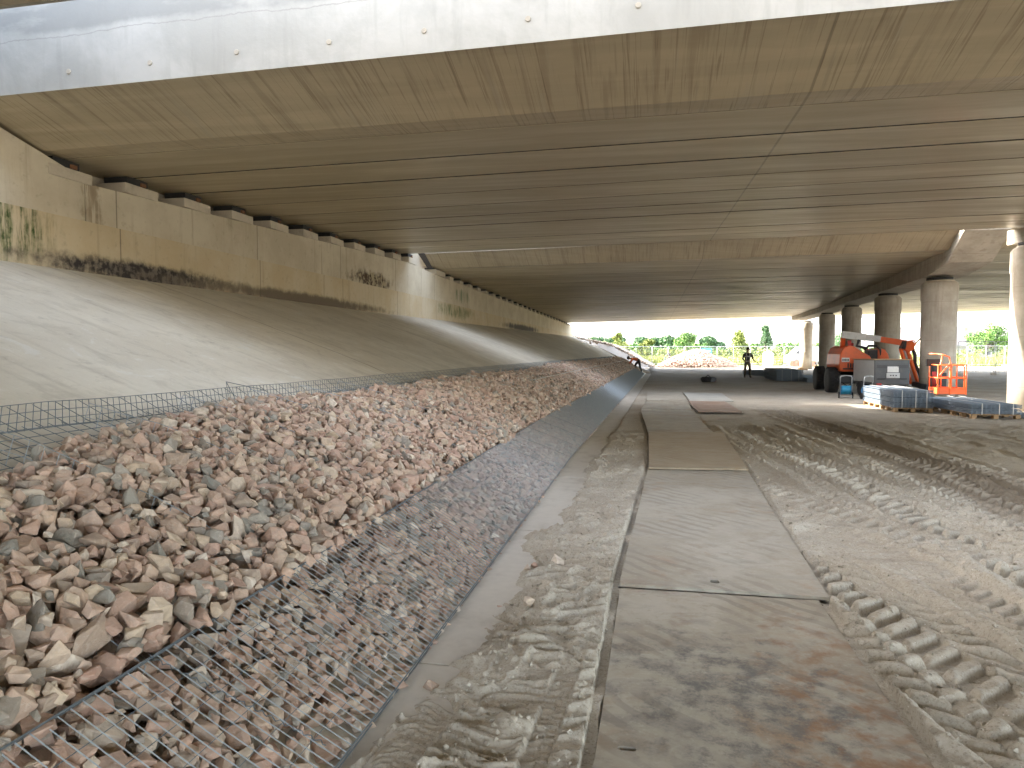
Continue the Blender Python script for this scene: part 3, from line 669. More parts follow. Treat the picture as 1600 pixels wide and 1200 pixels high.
# wing between the decks and in front of the near one
mb = MB(); mb.prism([(23.2, 4.0), (28.6, 4.0), (28.6, 4.70), (27.0, 4.78), (25.75, 5.22), (25.7, 6.5), (23.95, 6.5), (23.9, 4.95)], -8.60, -9.28, 'YZ'); mb.build('gap_wing', M['pad'], ab)
mb = MB(); mb.prism([(5.2, 4.3), (7.6, 4.3), (7.6, 7.0), (5.2, 7.0)], -8.85, -9.3, 'YZ'); mb.build('gap_wing', M['fascia'], ab)
def bearings(D, n, w_, dz, i0=0, bh=.14):
    for k in range(i0, n + 1):
        p = D[k][0]; Yc = p[1] + .02; xf = wx_(Yc) + .02; zt = float(topw(Yc)); zs = float(p[2]) - .002
        h = max(.05, zs - zt - bh)
        pd = MB().box((xf - .28, Yc + .0, zt + h / 2 + .001), (.56, w_, h)).build('bearing_plinth', M['pad'], ab, bevel=.012)
        br = MB().box((xf - .31, Yc, zt + h + .002 + (zs - zt - h - .004) / 2), (.44, w_ * .62, zs - zt - h - .004)).build('bearing', M['rubber'], pd)
        if D is D1: MB().box((xf - .075, Yc + w_ * .15, zt + h + .06), (.03, w_ * .14, .06)).build('bearing_bolt', M['rustbit'], pd)
bearings(D1, 10, .80, 0, 0)
bearings(D2, 26, .55, 0, 1, .11)
p = D2[0][0]; zt = float(topw(27.2))
pd = MB().box((wx_(27.2) - .25, 27.3, zt + .11), (.6, 1.3, .2)).build('bearing_plinth', M['pad'], ab, bevel=.012); MB().box((wx_(27.2) - .3, 27.0, zt + .235), (.5, .8, .05)).build('bearing', M['rubber'], pd)

# ------------------------------------------------------------ pier: columns and crossbeam
COLS = [(9.45, 20.0, 4.10), (9.30, 25.6, 3.78), (10.35, 34.2, 3.93), (11.35, 43.8, 4.02), (12.15, 53.0, 4.08), (13.45, 66.0, 4.08)]
# crossbeam: left face follows measured line; rises with the near edge of the far deck
pts = [(9.15, 22.05, 4.90, 5.25), (9.30, 23.5, 4.18, 4.62), (9.45, 25.6, 3.97, 4.54), (10.4, 34.2, 4.10, 4.53), (11.2, 43.8, 4.20, 4.53), (12.0, 53, 4.22, 4.54), (12.6, 65.4, 4.22, 4.55)]
vs = []; fs = []
for (x, y, zb, zt) in pts: vs += [(x - .55, y, zb), (x - .55, y, zt), (x + .65, y, zt), (x + .65, y, zb)]
for k in range(len(pts) - 1):
    for j in range(4): fs.append((k * 4 + j, (k + 1) * 4 + j, (k + 1) * 4 + (j + 1) % 4, k * 4 + (j + 1) % 4))
fs += [(0, 1, 2, 3), tuple((len(pts) - 1) * 4 + j for j in range(4))]
tag(MB().add(vs, fs).build('crossbeam', M['col'], bevel=.0), 'long concrete crossbeam under the far deck running above the row of columns', 'beam')
mb = MB(); mb.add([(9.35, 16.0, 4.16), (10.8, 16.0, 4.16), (10.8, 20.5, 4.245), (9.0, 20.5, 4.245), (9.35, 16, 4.50), (10.8, 16, 4.50), (10.8, 20.5, 4.60), (9.0, 20.5, 4.60)], [(0, 3, 2, 1), (4, 5, 6, 7), (0, 1, 5, 4), (1, 2, 6, 5), (2, 3, 7, 6), (3, 0, 4, 7)])
tag(mb.build('crossbeam', M['col']), 'short end of a concrete crossbeam above the sunlit column', 'beam')
CL = ['nearest column at the right edge of the picture, in sunlight', 'thick round column behind the orange work basket', 'round column behind the orange lift body', 'round column behind the raised end of the lift boom',
      'slim-looking round column second from the far end of the row', 'farthest round column of the row, by the daylight']
for (x, y, zt), l in zip(COLS, CL):
    c = tag(empty('column', (x, y, 0)), 'concrete ' + l if 'nearest' not in l else l, 'column', 'round concrete columns under the crossbeam')
    r = .52
    prof = [(r, -.1), (r, zt * .36), (r + .003, zt * .362), (r - .002, zt * .366), (r - .002, zt - .62), (r + .02, zt - .60), (r + .02, zt - .08), (r - .03, zt - .02), (r - .05, zt)]
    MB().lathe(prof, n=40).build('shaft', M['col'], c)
    MB().lathe([(r * .80, zt + .002), (r * .80, zt + .05)], n=32).build('bearing_seat', M['pad'], c)
    MB().lathe([(r * .74, zt + .052), (r * .74, zt + .14)], n=32).build('bearing', M['rubber'], c)

# ------------------------------------------------------------ loose stones
def stone_proto(n, flat, bev):
    bm = bmesh.new()
    ax = (1.0, random.uniform(.62, .95), flat)
    for _ in range(n):
        v = Vector((random.gauss(0, 1), random.gauss(0, 1), random.gauss(0, 1))).normalized()
        m = max(abs(v.x), abs(v.y), abs(v.z)); v = v.lerp(v / m, random.uniform(.3, .95)) * random.uniform(.80, 1.0)
        bm.verts.new((v.x * ax[0], v.y * ax[1], v.z * ax[2]))
    r = bmesh.ops.convex_hull(bm, input=bm.verts)
    bmesh.ops.delete(bm, geom=list({g for g in r['geom_interior'] + r['geom_unused'] if isinstance(g, bmesh.types.BMVert)}), context='VERTS')
    bmesh.ops.dissolve_limit(bm, angle_limit=R(17), verts=bm.verts, edges=bm.edges)
    if bev:
        bmesh.ops.bevel(bm, geom=bm.edges[:], offset=.035, segments=1, profile=.5, affect='EDGES', clamp_overlap=True)
    bmesh.ops.triangulate(bm, faces=bm.faces)
    bmesh.ops.recalc_face_normals(bm, faces=bm.faces)
    mx = max(abs(v.co.x) for v in bm.verts)
    V = np.array([v.co[:] for v in bm.verts]); F = np.array([[v.index for v in f.verts] for f in bm.faces]); bm.free()
    V = V / np.array([np.abs(V[:, 0]).max(), np.abs(V[:, 1]).max() / ax[1], np.abs(V[:, 2]).max() / ax[2]])
    return V, F, ax
PR_N = [stone_proto(random.choice([9, 10, 12, 14, 17]), random.uniform(.48, .92), True) for _ in range(48)]
PR_F = [stone_proto(random.choice([10, 12, 14]), random.uniform(.5, .9), False) for _ in range(16)]
def rand_rot(n_axis, tilt):
    """rotation matrix whose z axis is near n_axis"""
    z = n_axis + rng.normal(0, tilt, 3); z /= np.linalg.norm(z); a = rng.normal(0, 1, 3); x = a - z * a.dot(z); x /= np.linalg.norm(x)
    return np.stack([x, np.cross(z, x), z], 1)
def merge_stones(items):
    """items: (proto, rotation, size, position, tint)"""
    Vs = []; Fs = []; T = []; n = 0
    for pr, Rm, s_, p, t in items:
        V = (pr[0] * s_) @ Rm.T + p; Vs.append(V); Fs.append(pr[1] + n); T.append(np.full(len(V), t)); n += len(V)
    return np.concatenate(Vs), np.concatenate(Fs), np.concatenate(T)
V, F, T = clods(); tag(arr_obj('clods', V, F, M['sand']), 'crumbs and small clods of sand strewn beside the tyre tracks', 'sand clods', kind='stuff')
MESH_U = .74
def mesh_n(u): return .055 + .125 * np.clip(u / MESH_U, 0, 1)
DU = .02; U0, U1, V0, V1 = -.1, 3.0, .7, 64.0
NU_, NV_ = int((U1 - U0) / DU), int((V1 - V0) / DU); H = np.zeros((NU_, NV_))
ug = U0 + (np.arange(NU_) + .5) * DU; vg = V0 + (np.arange(NV_) + .5) * DU
UG, VG = np.meshgrid(ug, vg, indexing='ij')
topu = 2.62 + .22 * (fbm(vg * .55, vg * 0 + 2, 3, 9) - .5) * 2 + .07 * sst(vg, 8, 30); topu = np.where(vg < 4.4, topu - .28 * sst(vg, 4.4, 2.4), topu)
loose = .12 + .13 * fbm(UG * 1.5, VG * 1.1, 3, 14) + .07 * (fbm(UG * 6, VG * 5, 2, 17) - .4)
loose = loose * (.55 + .45 * sst(UG, topu[None, :] - .02, topu[None, :] - .55)) + .03 * sst(UG, .72, 1.1)
T_ = np.where(UG < MESH_U + .01, mesh_n(UG) - .022, loose); T_[UG > topu[None, :]] = -1; T_[UG < .0] = -1
endv = 48.5 + (UG) * 4.5; T_[VG > endv] = -1
items = []
def try_drop(u, v, L, proto, tilt):
    iu = int((u - U0) / DU); iv = int((v - V0) / DU)
    if not (0 <= iu < NU_ and 0 <= iv < NV_): return
    T = T_[iu, iv]
    if T <= 0: return
    inmesh = u < MESH_U + .03
    if not inmesh and u < MESH_U + L * .55: return
    ax = proto[2]; a, c = L * ax[0] * .5, L * ax[2] * .5
    rr = L * .5 * (ax[0] + ax[1]) * .5 * .86; k = max(1, int(rr / DU))
    i0, i1, j0, j1 = max(0, iu - k), min(NU_, iu + k + 1), max(0, iv - k), min(NV_, iv + k + 1)
    Wd = H[i0:i1, j0:j1]; base = float(Wd.mean()) * .3 + float(Wd.max()) * .7
    zc = base + c * .62
    if zc + c * .45 > T + (.0 if inmesh else .03): return
    if inmesh: zc = min(zc, T - c * 1.15)
    du = (ug[i0:i1] - u)[:, None]; dv = (vg[j0:j1] - v)[None, :]; r2 = (du * du + dv * dv) / (rr * rr)
    topz = zc + c * np.sqrt(np.clip(1 - r2 * .75, 0, 1)); Wd[:] = np.where(r2 <= 1.05, np.maximum(Wd, topz), Wd)
    Rm = rand_rot(NU, tilt if not inmesh else .16)
    p = np.array([-1.08 + float(xo(v)), v, 0]) + EU * u + NU * zc
    items.append([proto, Rm, L * .5, p, float(rng.random()), (u, v, zc, c, iu, iv, inmesh)])
def fill(v0, v1, n, Lr, protos, tilt, u0=.0, u1=2.95):
    for _ in range(n):
        L = Lr[0] + (Lr[1] - Lr[0]) * rng.random() ** 1.7
        try_drop(u0 + (u1 - u0) * rng.random(), v0 + (v1 - v0) * rng.random(), L, protos[rng.integers(len(protos))], tilt)
TS = T_.copy(); T_[:] = np.minimum(TS, .05); fill(V0, 9, 10000, (.04, .075), PR_N, .5, .5); fill(9, 22, 12000, (.05, .085), PR_F, .5, .5); T_[:] = TS
fill(V0, 9, 6000, (.095, .17), PR_N, .5); fill(V0, 9, 26000, (.072, .13), PR_N, .6); fill(V0, 9, 12000, (.04, .075), PR_N, .7)
fill(9, 22, 9000, (.10, .18), PR_F, .5); fill(9, 22, 34000, (.07, .125), PR_F, .6)
fill(22, 64, 44000, (.11, .19), PR_F, .4)
Cp = np.array([0, 0, 1.5]); fw = np.array([-math.sin(R(10.951)), math.cos(R(10.951)), -.045]); rt = np.array([math.cos(R(10.951)), math.sin(R(10.951)), 0])
score = []
for i_, it in enumerate(items):
    u, v, zc, c, iu, iv, im = it[5]; d = it[3] - Cp; dz = d @ fw; sx = 800 + 1110 * (d @ rt) / dz; sy = 600 - 1110 * (d[2] + .045 * dz) / dz
    vis = (0 < sx < 1600) and (0 < sy < 1195) and zc + c * .8 >= H[iu, iv] - .004
    score.append((it[2] / dz if vis else 0, i_))
score.sort(reverse=True); single = set(i_ for s_, i_ in score[:300])
GRP = 'broken stones heaped in the wire cage on the slope'
for n_, i_ in enumerate(sorted(single)):
    it = items[i_]; V = (it[0][0] * it[2]) @ it[1].T; t = it[4]
    o = arr_obj('stone', V, it[0][1], M['stone'], attrs={'tint': np.full(len(V), t)}); o.location = it[3]
    um = it[5][6]
    if um: l = 'angular broken stone lying under the front wire mesh at the foot of the slope'
    else: l = 'angular broken stone heaped loose on the slope above the front wire mesh'
    tag(o, l, 'stone', 'broken stones under the front wire mesh' if um else 'loose broken stones heaped above the front wire mesh')
rest = [it[:5] for i_, it in enumerate(items) if i_ not in single]
V, F, T = merge_stones(rest)
tag(arr_obj('stones', V, F, M['stone'], attrs={'tint': T}), 'mass of pink, tan and grey broken stones covering the lower slope', 'stones', kind='stuff')
# stray stones on the sand
STR = [(-.92, 4.75, .07, .62, 'reddish stone lying on the sand, leftmost of the upper three'), (-.80, 4.66, .065, .95, 'pale stone on the sand touching its neighbour in the middle'),
       (-.75, 4.68, .05, .5, 'small pink chip tucked behind a pale stone on the sand'), (-.60, 4.73, .085, .97, 'pale blocky stone on the sand nearest the steel plates'),
       (-.84, 3.99, .075, .5, 'pinkish upright stone on the sand'), (-.655, 3.88, .095, .92, 'largest stray stone, tan, half sunk in the sand'),
       (-.985, 3.91, .07, .72, 'flat pinkish stone at the border of sand and concrete strip'), (-.935, 2.97, .08, .22, 'brownish stone sunk in the sand nearest the camera')]
for x, y, L, t, l in STR:
    pr = PR_N[rng.integers(len(PR_N))]; Rm = rand_rot(np.array([0, 0, 1.]), .3); V = (pr[0] * L * .55) @ Rm.T
    o = arr_obj('stone', V, pr[1], M['stone'], attrs={'tint': np.full(len(V), t)}); o.location = (x, y, .012 + float(sand_h(np.array([x]), np.array([y]))[0]) + L * .12); tag(o, l, 'stone', 'stray stones on the sand')

# ------------------------------------------------------------ wire cage
cage = tag(empty('gabion_cage', (-1.08, 1, 0)), 'long galvanised wire cage holding the broken stones against the concrete slope', 'wire cage')
OFF = (-1.08, 1, 0)
def sp(u, v, n): return np.stack([-1.08 + xo(v) + EU[0] * u + NU[0] * n, v + 0 * u, EU[2] * u + NU[2] * n], -1)
VE = 48.3
def slack(u, v): return .012 * sst(np.asarray(v, float), 14, 6) * (vn(np.asarray(v) * 1.3, np.asarray(u) * 2.0, 7) - .5) * 2
# front panel
P0 = []; P1 = []
vs_ = np.arange(.9, VE, .048)
ku = np.array([0, MESH_U * .5, MESH_U])
for a, c in zip(ku[:-1], ku[1:]):
    P0.append(sp(np.full_like(vs_, a), vs_, mesh_n(a) + slack(a, vs_))); P1.append(sp(np.full_like(vs_, c), vs_, mesh_n(c) + slack(c, vs_)))
lv = np.arange(.9, VE, .45)
PA, PB = np.concatenate(P0), np.concatenate(P1); V, F = segs_arrays(PA, PB, .0027); arr_obj('front_panel', V, F, M['wire'], cage, offset=OFF); P0 = []; P1 = []
for u in np.linspace(0, MESH_U, 7):
    u_ = np.full(len(lv) - 1, u); P0.append(sp(u_, lv[:-1], mesh_n(u) - .004 + slack(u, lv[:-1]))); P1.append(sp(u_, lv[1:], mesh_n(u) - .004 + slack(u, lv[1:])))
P0 = np.concatenate(P0); P1 = np.concatenate(P1)
V, F = segs_arrays(P0, P1, .0019); arr_obj('cross_wires', V, F, M['wire_dk'], cage, offset=OFF)
P0 = []; P1 = []
for u, dn in ((0, .002), (0.0, -.03), (MESH_U, .006), (MESH_U + .015, -.02)):
    u_ = np.full(len(lv) - 1, u)
    V, F = segs_arrays(sp(u_, lv[:-1], mesh_n(u) + dn + slack(u, lv[:-1])), sp(u_, lv[1:], mesh_n(u) + dn + slack(u, lv[1:])), .0042); arr_obj('edge_wire', V, F, M['wire_dk'], cage, offset=OFF)
# mesh lying on the slope above the stones, and the low upright back panel
P0 = []; P1 = []; v2 = np.arange(.9, 54, .10); l2 = np.arange(.9, 54, .5)
def line_v(u, n, step=l2):
    u_ = np.full(len(step) - 1, u); P0.append(sp(u_, step[:-1], n + slack(u, step[:-1]))); P1.append(sp(u_, step[1:], n + slack(u, step[1:])))
for u in np.arange(2.05, 2.90, .10): line_v(u, .03)
P0.append(sp(np.full_like(v2, 2.05), v2, .033 + 0 * v2)); P1.append(sp(np.full_like(v2, 2.9), v2, .033 + 0 * v2))
V, F = segs_arrays(np.concatenate(P0), np.concatenate(P1), .0026); arr_obj('base_panel', V, F, M['wire_dk'], cage, offset=OFF)
def back(h): return 2.86 + .11 * h, .02 + .125 * h            # (u, n) at height fraction h
P0 = []; P1 = []; v3 = np.arange(.9, 56, .058); l3 = np.arange(.9, 56, .5)
wob = lambda v: .035 * (vn(np.asarray(v) * .7, np.asarray(v) * 0 + 5, 3) - .5)
for h in np.linspace(0, 1, 4):
    u, n = back(h); u_ = np.full(len(l3) - 1, u); P0.append(sp(u_ + wob(l3[:-1]) * h, l3[:-1], n + slack(u, l3[:-1]) * .7)); P1.append(sp(u_ + wob(l3[1:]) * h, l3[1:], n + slack(u, l3[1:]) * .7))
u, n = back(0); U2, N2 = back(1.0)
P0.append(sp(np.full_like(v3, u), v3, n + 0 * v3)); P1.append(sp(U2 + wob(v3), v3 + .075, N2 + slack(U2, v3) * .7))
v4 = np.arange(.9, 56, .19); P0.append(sp(np.full_like(v4, u + .02), v4 + .1, n + 0 * v4)); P1.append(sp(U2 + .03 + wob(v4), v4 - .09, N2 - .02 + 0 * v4))
V, F = segs_arrays(np.concatenate(P0), np.concatenate(P1), .0024); arr_obj('back_panel', V, F, M['wire_dk'], cage, offset=OFF)
# diaphragms every metre: a stiff top wire from the back panel to the front one, short uprights and lacing
for i_, v in enumerate(np.arange(1.18, 24, .98)):
    us_ = np.linspace(MESH_U, 2.88, 9); nn = .155 + .085 * np.sin(np.linspace(0, PI, 9)) + .02 * np.array([vn(i_, k, 4) - .5 for k in range(9)]); vv = np.full(9, v) + .03 * (us_ - MESH_U) + .012 * np.sin(us_ * 5 + i_)
    p = np.stack([sp(np.array(a), np.array(b_), np.array(c)) for a, b_, c in zip(us_, vv, nn)])
    q = p - NU * .10; ui = np.linspace(MESH_U, 2.88, 22); tp = np.stack([np.interp(ui, us_, p[:, k]) for k in range(3)], 1)
    A = np.concatenate([p[:-1], q[:-1], tp]); B_ = np.concatenate([p[1:], q[1:], tp - NU * .18])
    V, F = segs_arrays(A, B_, .0026 if v < 9 else .003)
    arr_obj('divider_panel', V, F, M['wire'], cage, offset=OFF)
# spiral ties where dividers meet the front panel
for v in np.arange(1.18, 12, .98):
    pts = [tuple(sp(np.array(MESH_U - k * .012 + .006), np.array(v + .006 * math.sin(k * 2.0)), np.array(mesh_n(MESH_U) + .006 + .006 * math.cos(k * 2.0))) - np.array(OFF)) for k in range(0, 60)]
    MB().tube(pts, .002, 4).build('lacing_wire', M['wire_dk'], cage)
# a sticking-out mesh corner
V, F = segs_arrays([sp(np.array(2.9), np.array(5.85), np.array(.1)), sp(np.array(3.05), np.array(6.0), np.array(.17)), sp(np.array(3.05), np.array(6.0), np.array(.17))],
                   [sp(np.array(3.05), np.array(6.0), np.array(.17)), sp(np.array(2.9), np.array(6.45), np.array(.12)), sp(np.array(2.95), np.array(6.05), np.array(.05))], .003)
arr_obj('loose_wire', V, F, M['wire_dk'], cage, offset=OFF)
# string line and timber battens along the top of the cage in the distance
tag(MB().tube([tuple(sp(np.array(1.75), np.array(v), np.array(.30))) for v in (15, 24, 34, 50.5)], .012, 5).build('string_line', M['conc']), 'pale taut line running over the distant stones', 'string line')

# ------------------------------------------------------------ pallets of mesh panels
def mesh_stack(label, loc, rz, wx, ly, ht, pallet=True, mat=None, group='palletised stacks of wire mesh panels'):
    t = tag(empty('mesh_stack', loc, rz), label, 'mesh panels', group)
    z0 = .0
    if pallet:
        pl = MB()
        for x in (-wx / 2 + .05, 0, wx / 2 - .05): pl.box((x, 0, .011), (.10, ly, .02))
        n = max(3, int(ly / .5))
        for k in range(n + 1):
            for x in (-wx / 2 + .05, 0, wx / 2 - .05): pl.box((x, -ly / 2 + .06 + (ly - .12) * k / n, .061), (.10, .12, .078))
        for k in range(int(ly / .16)): pl.box((0, -ly / 2 + .05 + k * .16, .111), (wx, .10, .02))
        pl.build('pallet', M['wood'], t, bevel=.004); z0 = .122
    n = int(ht / .0335)
    P0 = []; P1 = []
    for k in range(n):
        z = z0 + .010 + k * .03 + .014 * (k // 4); jx = random.uniform(-.008, .008); jy = random.uniform(-.012, .012)
        xs = np.arange(-wx / 2, wx / 2 + .001, wx / 10); ys_ = np.arange(-ly / 2, ly / 2 + .001, ly / max(12, int(ly / .1)))
        for x in xs: P0.append((x + jx, -ly / 2 + jy - .012, z)); P1.append((x + jx, ly / 2 + jy + .012, z))
        for y in ys_: P0.append((-wx / 2 + jx - .012, y + jy, z + .008)); P1.append((wx / 2 + jx + .012, y + jy, z + .008))
    V, F = segs_arrays(P0, P1, .0085); arr_obj('panel_pile', V, F, mat or M['wire_stack'], t)
    st = MB()
    for x in (-wx * .3, wx * .05, wx * .33):
        st.box((x, -ly / 2 - .03, z0 + ht / 2), (.016, .004, ht)); st.box((x, 0, z0 + ht + .006), (.016, ly + .06, .003))
    st.build('strap', M['white'], t); return t
M['wire_stack'] = plain('bluish_galvanised_wire', (.30, .36, .43), .5, .35, .1)
mesh_stack('bluish stack of wire mesh panels on a pallet in front of the grey generator', (6.40, 20.35, 0), R(-1), .88, 2.75, .44)
mesh_stack('lower bluish stack of wire mesh panels on a pallet at the right edge', (7.52, 18.75, 0), R(0), .98, 2.75, .24)
mesh_stack('dark high stack of mesh panels far off beside the standing worker', (7.05, 40.4, 0), R(-2), 1.25, 5.2, .62, False)
mesh_stack('far low stack of mesh panels behind the worker with the long tool', (6.98, 47.2, 0), R(8), .9, 5.4, .36, False)
mesh_stack('low dark stack of mesh panels lying near the big black tyre', (8.6, 38.8, 0), R(0), 2.0, 4.0, .30, False)
# single panel on the ground
P0 = [(x, 0, .012) for x in np.arange(0, 1.3, .06)] + [(0, y, .018) for y in np.arange(0, 2.6, .06)]; P1 = [(x, 2.55, .012) for x in np.arange(0, 1.3, .06)] + [(1.26, y, .018) for y in np.arange(0, 2.6, .06)]
V, F = segs_arrays(P0, P1, .004); o = arr_obj('mesh_sheet', V, F, M['wire_dk']); o.location = (7.95, 16.6, .03); o.rotation_euler = (0, 0, R(-6)); tag(o, 'galvanised mesh sheet lying flat on the ground beside the lower stack', 'mesh panel')

# ------------------------------------------------------------ generator
g = tag(empty('generator', (7.72, 26.1, 0), R(7)), 'grey boxed generator with silver side standing before the orange lift', 'generator')
MB().box((0, .0, .83), (1.12, 1.7, .82)).build('housing', M['dgrey'], g, bevel=.04)
MB().box((-.568, 0, .86), (.012, 1.62, .72)).build('side_panel', M['silver'], g, bevel=.004)
MB().box((0, 0, 1.252), (1.16, 1.74, .03)).build('lid', M['wood'], g, bevel=.01)
for s_ in (-1, 1):
    vt = MB(); 
    for k in range(3): vt.box((s_ * .33, -.858, 1.06 - k * .035), (.34, .02, .012))
    vt.build('vent', M['black'], g)
    MB().box((s_ * .34, -.86, .62), (.26, .03, .035)).build('handle', M['black'], g, bevel=.006)
MB().box((.02, -.858, .93), (.36, .02, .19)).build('control_panel', M['white'], g, bevel=.006)
MB().box((.02, -.87, .73), (.42, .03, .17)).build('socket_panel', M['silver'], g, bevel=.01)
kn = MB(); 
for x in (-.08, 0, .09): kn.lathe([(.022, -.89), (.022, -.868)], (x + .02, 0, .73), 'Y', 10)
kn.build('socket', M['black'], g)
MB().box((0, 0, .36), (1.0, 1.5, .14)).build('chassis', M['black'], g, bevel=.01)
MB().box((-.42, -.88, .44), (.14, .05, .07)).build('tail_lamp', M['red'], g, bevel=.01)
for s_ in (-1, 1): MB().lathe([(.14, -.08), (.24, -.07), (.26, 0), (.24, .07), (.14, .08)], (s_ * .56, .1, .26), 'X', 24).build('wheel', M['rubber'], g)
MB().tube([(0, .8, .36), (0, 1.6, .34), (0, 1.6, .02)], .03, 8).build('tow_bar', M['steel'], g)

# ------------------------------------------------------------ hose carts
def hose_cart(label, loc, rz):
    t = tag(empty('hose_cart', loc, rz), label, 'hose cart', 'hose reels on wheeled frames')
    f = MB()
    for s_ in (-1, 1):
        f.tube([(s_ * .17, .05, .12), (s_ * .17, .02, .66), (s_ * .15, 0, .72)], .016, 8); f.tube([(s_ * .17, .05, .12), (s_ * .17, -.30, .06)], .014, 8)
    f.tube([(-.15, 0, .72), (0, 0, .74), (.15, 0, .72)], .016, 8); f.tube([(-.17, .05, .3), (.17, .05, .3)], .012, 8); f.tube([(-.17, -.30, .06), (.17, -.30, .06)], .014, 8)
    f.build('frame', M['steel'], t)
    for s_ in (-1, 1): MB().lathe([(.03, -.02), (.10, -.018), (.10, .018), (.03, .02)], (s_ * .20, .05, .10), 'X', 20).build('wheel', M['rubber'], t)
    h = MB()
    for k in range(9):
        x = -.12 + k * .03; h.tube([(x + .01 * math.sin(a), .0 + (.13) * math.cos(a), .27 + .13 * math.sin(a)) for a in np.linspace(0, 2 * PI, 17)[:-1]], .016, 6, closed=True)
    rl = h.build('hose', M['blue'], t)
    for s_ in (-1, 1): MB().lathe([(.16, -.004), (.16, .004)], (s_ * .145, 0, .27), 'X', 20).build('reel_flange', M['signblue'], t)
    return t
hose_cart('small wheeled cart with a blue hose reel, standing upright left of its twin', (6.25, 24.6, 0), R(-12))
hose_cart('blue hose reel cart half hidden behind the stacked mesh panels', (6.82, 24.2, 0), R(28))

# ------------------------------------------------------------ articulated boom lift
bl = tag(empty('boom_lift', (8.1, 28.2, 0), 0), 'orange articulated boom lift parked with its work basket lowered among the columns', 'boom lift')
def tyre(c, r=.46, w_=.34):
    t = MB(); t.lathe([(r * .52, -w_ / 2), (r * .90, -w_ / 2), (r, -w_ * .38), (r, w_ * .38), (r * .90, w_ / 2), (r * .52, w_ / 2)], c, 'X', 32)
    for k in range(22):
        a = 2 * PI * k / 22
        for s_ in (-1, 1): t.box((c[0] + s_ * w_ * .22, c[1] + (r + .012) * math.cos(a + s_ * .07), c[2] + (r + .012) * math.sin(a + s_ * .07)), (w_ * .46, .05, .035), (a - PI / 2 + s_ * .07, 0, s_ * .3))
    o = t.build('wheel', M['rubber'], bl)
    MB().lathe([(r * .50, -w_ * .30), (r * .2, -w_ * .40), (r * .2, w_ * .40), (r * .50, w_ * .30)], c, 'X', 20).build('rim', M['silver'], o)
for c in ((-1.55, -.45, .46), (-1.45, 1.9, .46), (.30, -.3, .46), (.30, 1.9, .46)): tyre(c)
MB().box((-.6, .7, .52), (1.5, 3.0, .26)).box((-.6, -.35, .46), (1.8, .22, .22)).box((-.6, 1.9, .46), (1.8, .22, .22)).build('chassis', M['dgrey'], bl, bevel=.03)
MB().lathe([(.5, .65), (.5, .78)], (-.6, .6, 0), 'Z', 28).build('turntable', M['black'], bl)
def hood(x0, x1, prof, name='hood'):
    m = MB(); m.prism(prof, x0, x1, 'YZ'); return m
h1 = MB(); h1.prism([(-1.38, .80), (-1.44, 1.05), (-1.41, 1.42), (-1.31, 1.64), (-1.14, 1.74), (-.94, 1.70), (-.69, 1.52), (-.42, 1.36), (-.36, 1.25), (-.36, .80)], -1.05, .9, 'XZ'); h1.build('engine_hood', M['orange'], bl, bevel=.07)
h2 = MB(); h2.prism([(-.13, .80), (-.13, 1.60), (-.03, 1.64), (.10, 1.58), (.21, 1.42), (.27, 1.18), (.27, .80)], -.95, .8, 'XZ'); h2.build('tank_hood', M['orange'], bl, bevel=.05)
MB().box((-.25, .0, 1.05), (.30, 1.5, .5)).box((-.25, -.62, 1.30), (.36, .5, .55)).build('centre_frame', M['black'], bl, bevel=.05)
MB().tube([(-.60, -.95, 1.58), (-.45, -.97, 1.72), (-.2, -.95, 1.72), (-.06, -.93, 1.60), (-.06, -.9, 1.3)], .045, 8).tube([(-.78, -.98, 1.93), (-.86, -1.0, 1.72), (-.55, -1.0, 1.64)], .05, 8).build('hydraulic_hose', M['black'], bl)
# counterweight decal panel: light rectangle with dark lettering bars
dc = MB().box((-1.24, -1.066, 1.22), (.26, .012, .15)).build('side_plate', M['silver'], bl)
dl = MB()
for k, x in enumerate((-1.33, -1.285, -1.24, -1.195, -1.15)): dl.box((x, -1.077, 1.22), (.028, .008, .07 - .015 * (k % 2)))
dl.build('lettering', M['black'], dc)
vt = MB()
for k in range(7): vt.box((-1.15 + k * .085, -1.065, 1.02), (.045, .014, .16))
vt.build('louvre', M['black'], bl)
MB().lathe([(.03, 0), (.045, .02), (.045, .09), (.02, .11)], (-.9, -.6, 1.72), 'Z', 12).build('beacon', M['red'], bl)
MB().box((-.92, -1.07, .90), (.8, .02, .05)).build('dirt_skirt', M['black'], bl)
MB().tube([(-1.38, -1.0, .8), (-1.5, -1.1, .5), (-1.2, -1.2, .3), (-.8, -1.15, .5)], .018, 6).tube([(-.4, -1.0, .9), (-.3, -1.2, .55), (.1, -1.2, .5), (.3, -1.4, .8)], .018, 6).build('hose', M['black'], bl)
# main boom: grey rear end then orange, sloping down to the knuckle
def bar(p, q, w_, h, name, mat, bev=.012, parent=bl):
    p, q = Vector(p), Vector(q); d = q - p; L = d.length
    m = Matrix.Translation((p + q) / 2) @ d.to_track_quat('X', 'Z').to_matrix().to_4x4()
    vs = [m @ Vector((x * L / 2, y * w_ / 2, z * h / 2)) for x in (-1, 1) for y in (-1, 1) for z in (-1, 1)]
    return MB().add(vs, [(0, 1, 3, 2), (4, 6, 7, 5), (0, 4, 5, 1), (2, 3, 7, 6), (0, 2, 6, 4), (1, 5, 7, 3)]).build(name, mat, parent, bevel=bev)
bar((-1.28, -.7, 2.13), (-.55, -.95, 2.02), .26, .25, 'boom_end', M['silver'])
bar((-.56, -.95, 2.02), (-.10, -1.10, 1.95), .23, .22, 'boom_section', M['steel'])
bar((-.14, -1.09, 1.95), (.64, -1.40, 1.80), .21, .20, 'boom', M['orange'])
bar((-1.25, -.72, 1.98), (-1.2, -.4, 1.68), .16, .16, 'boom_bracket', M['orange'])
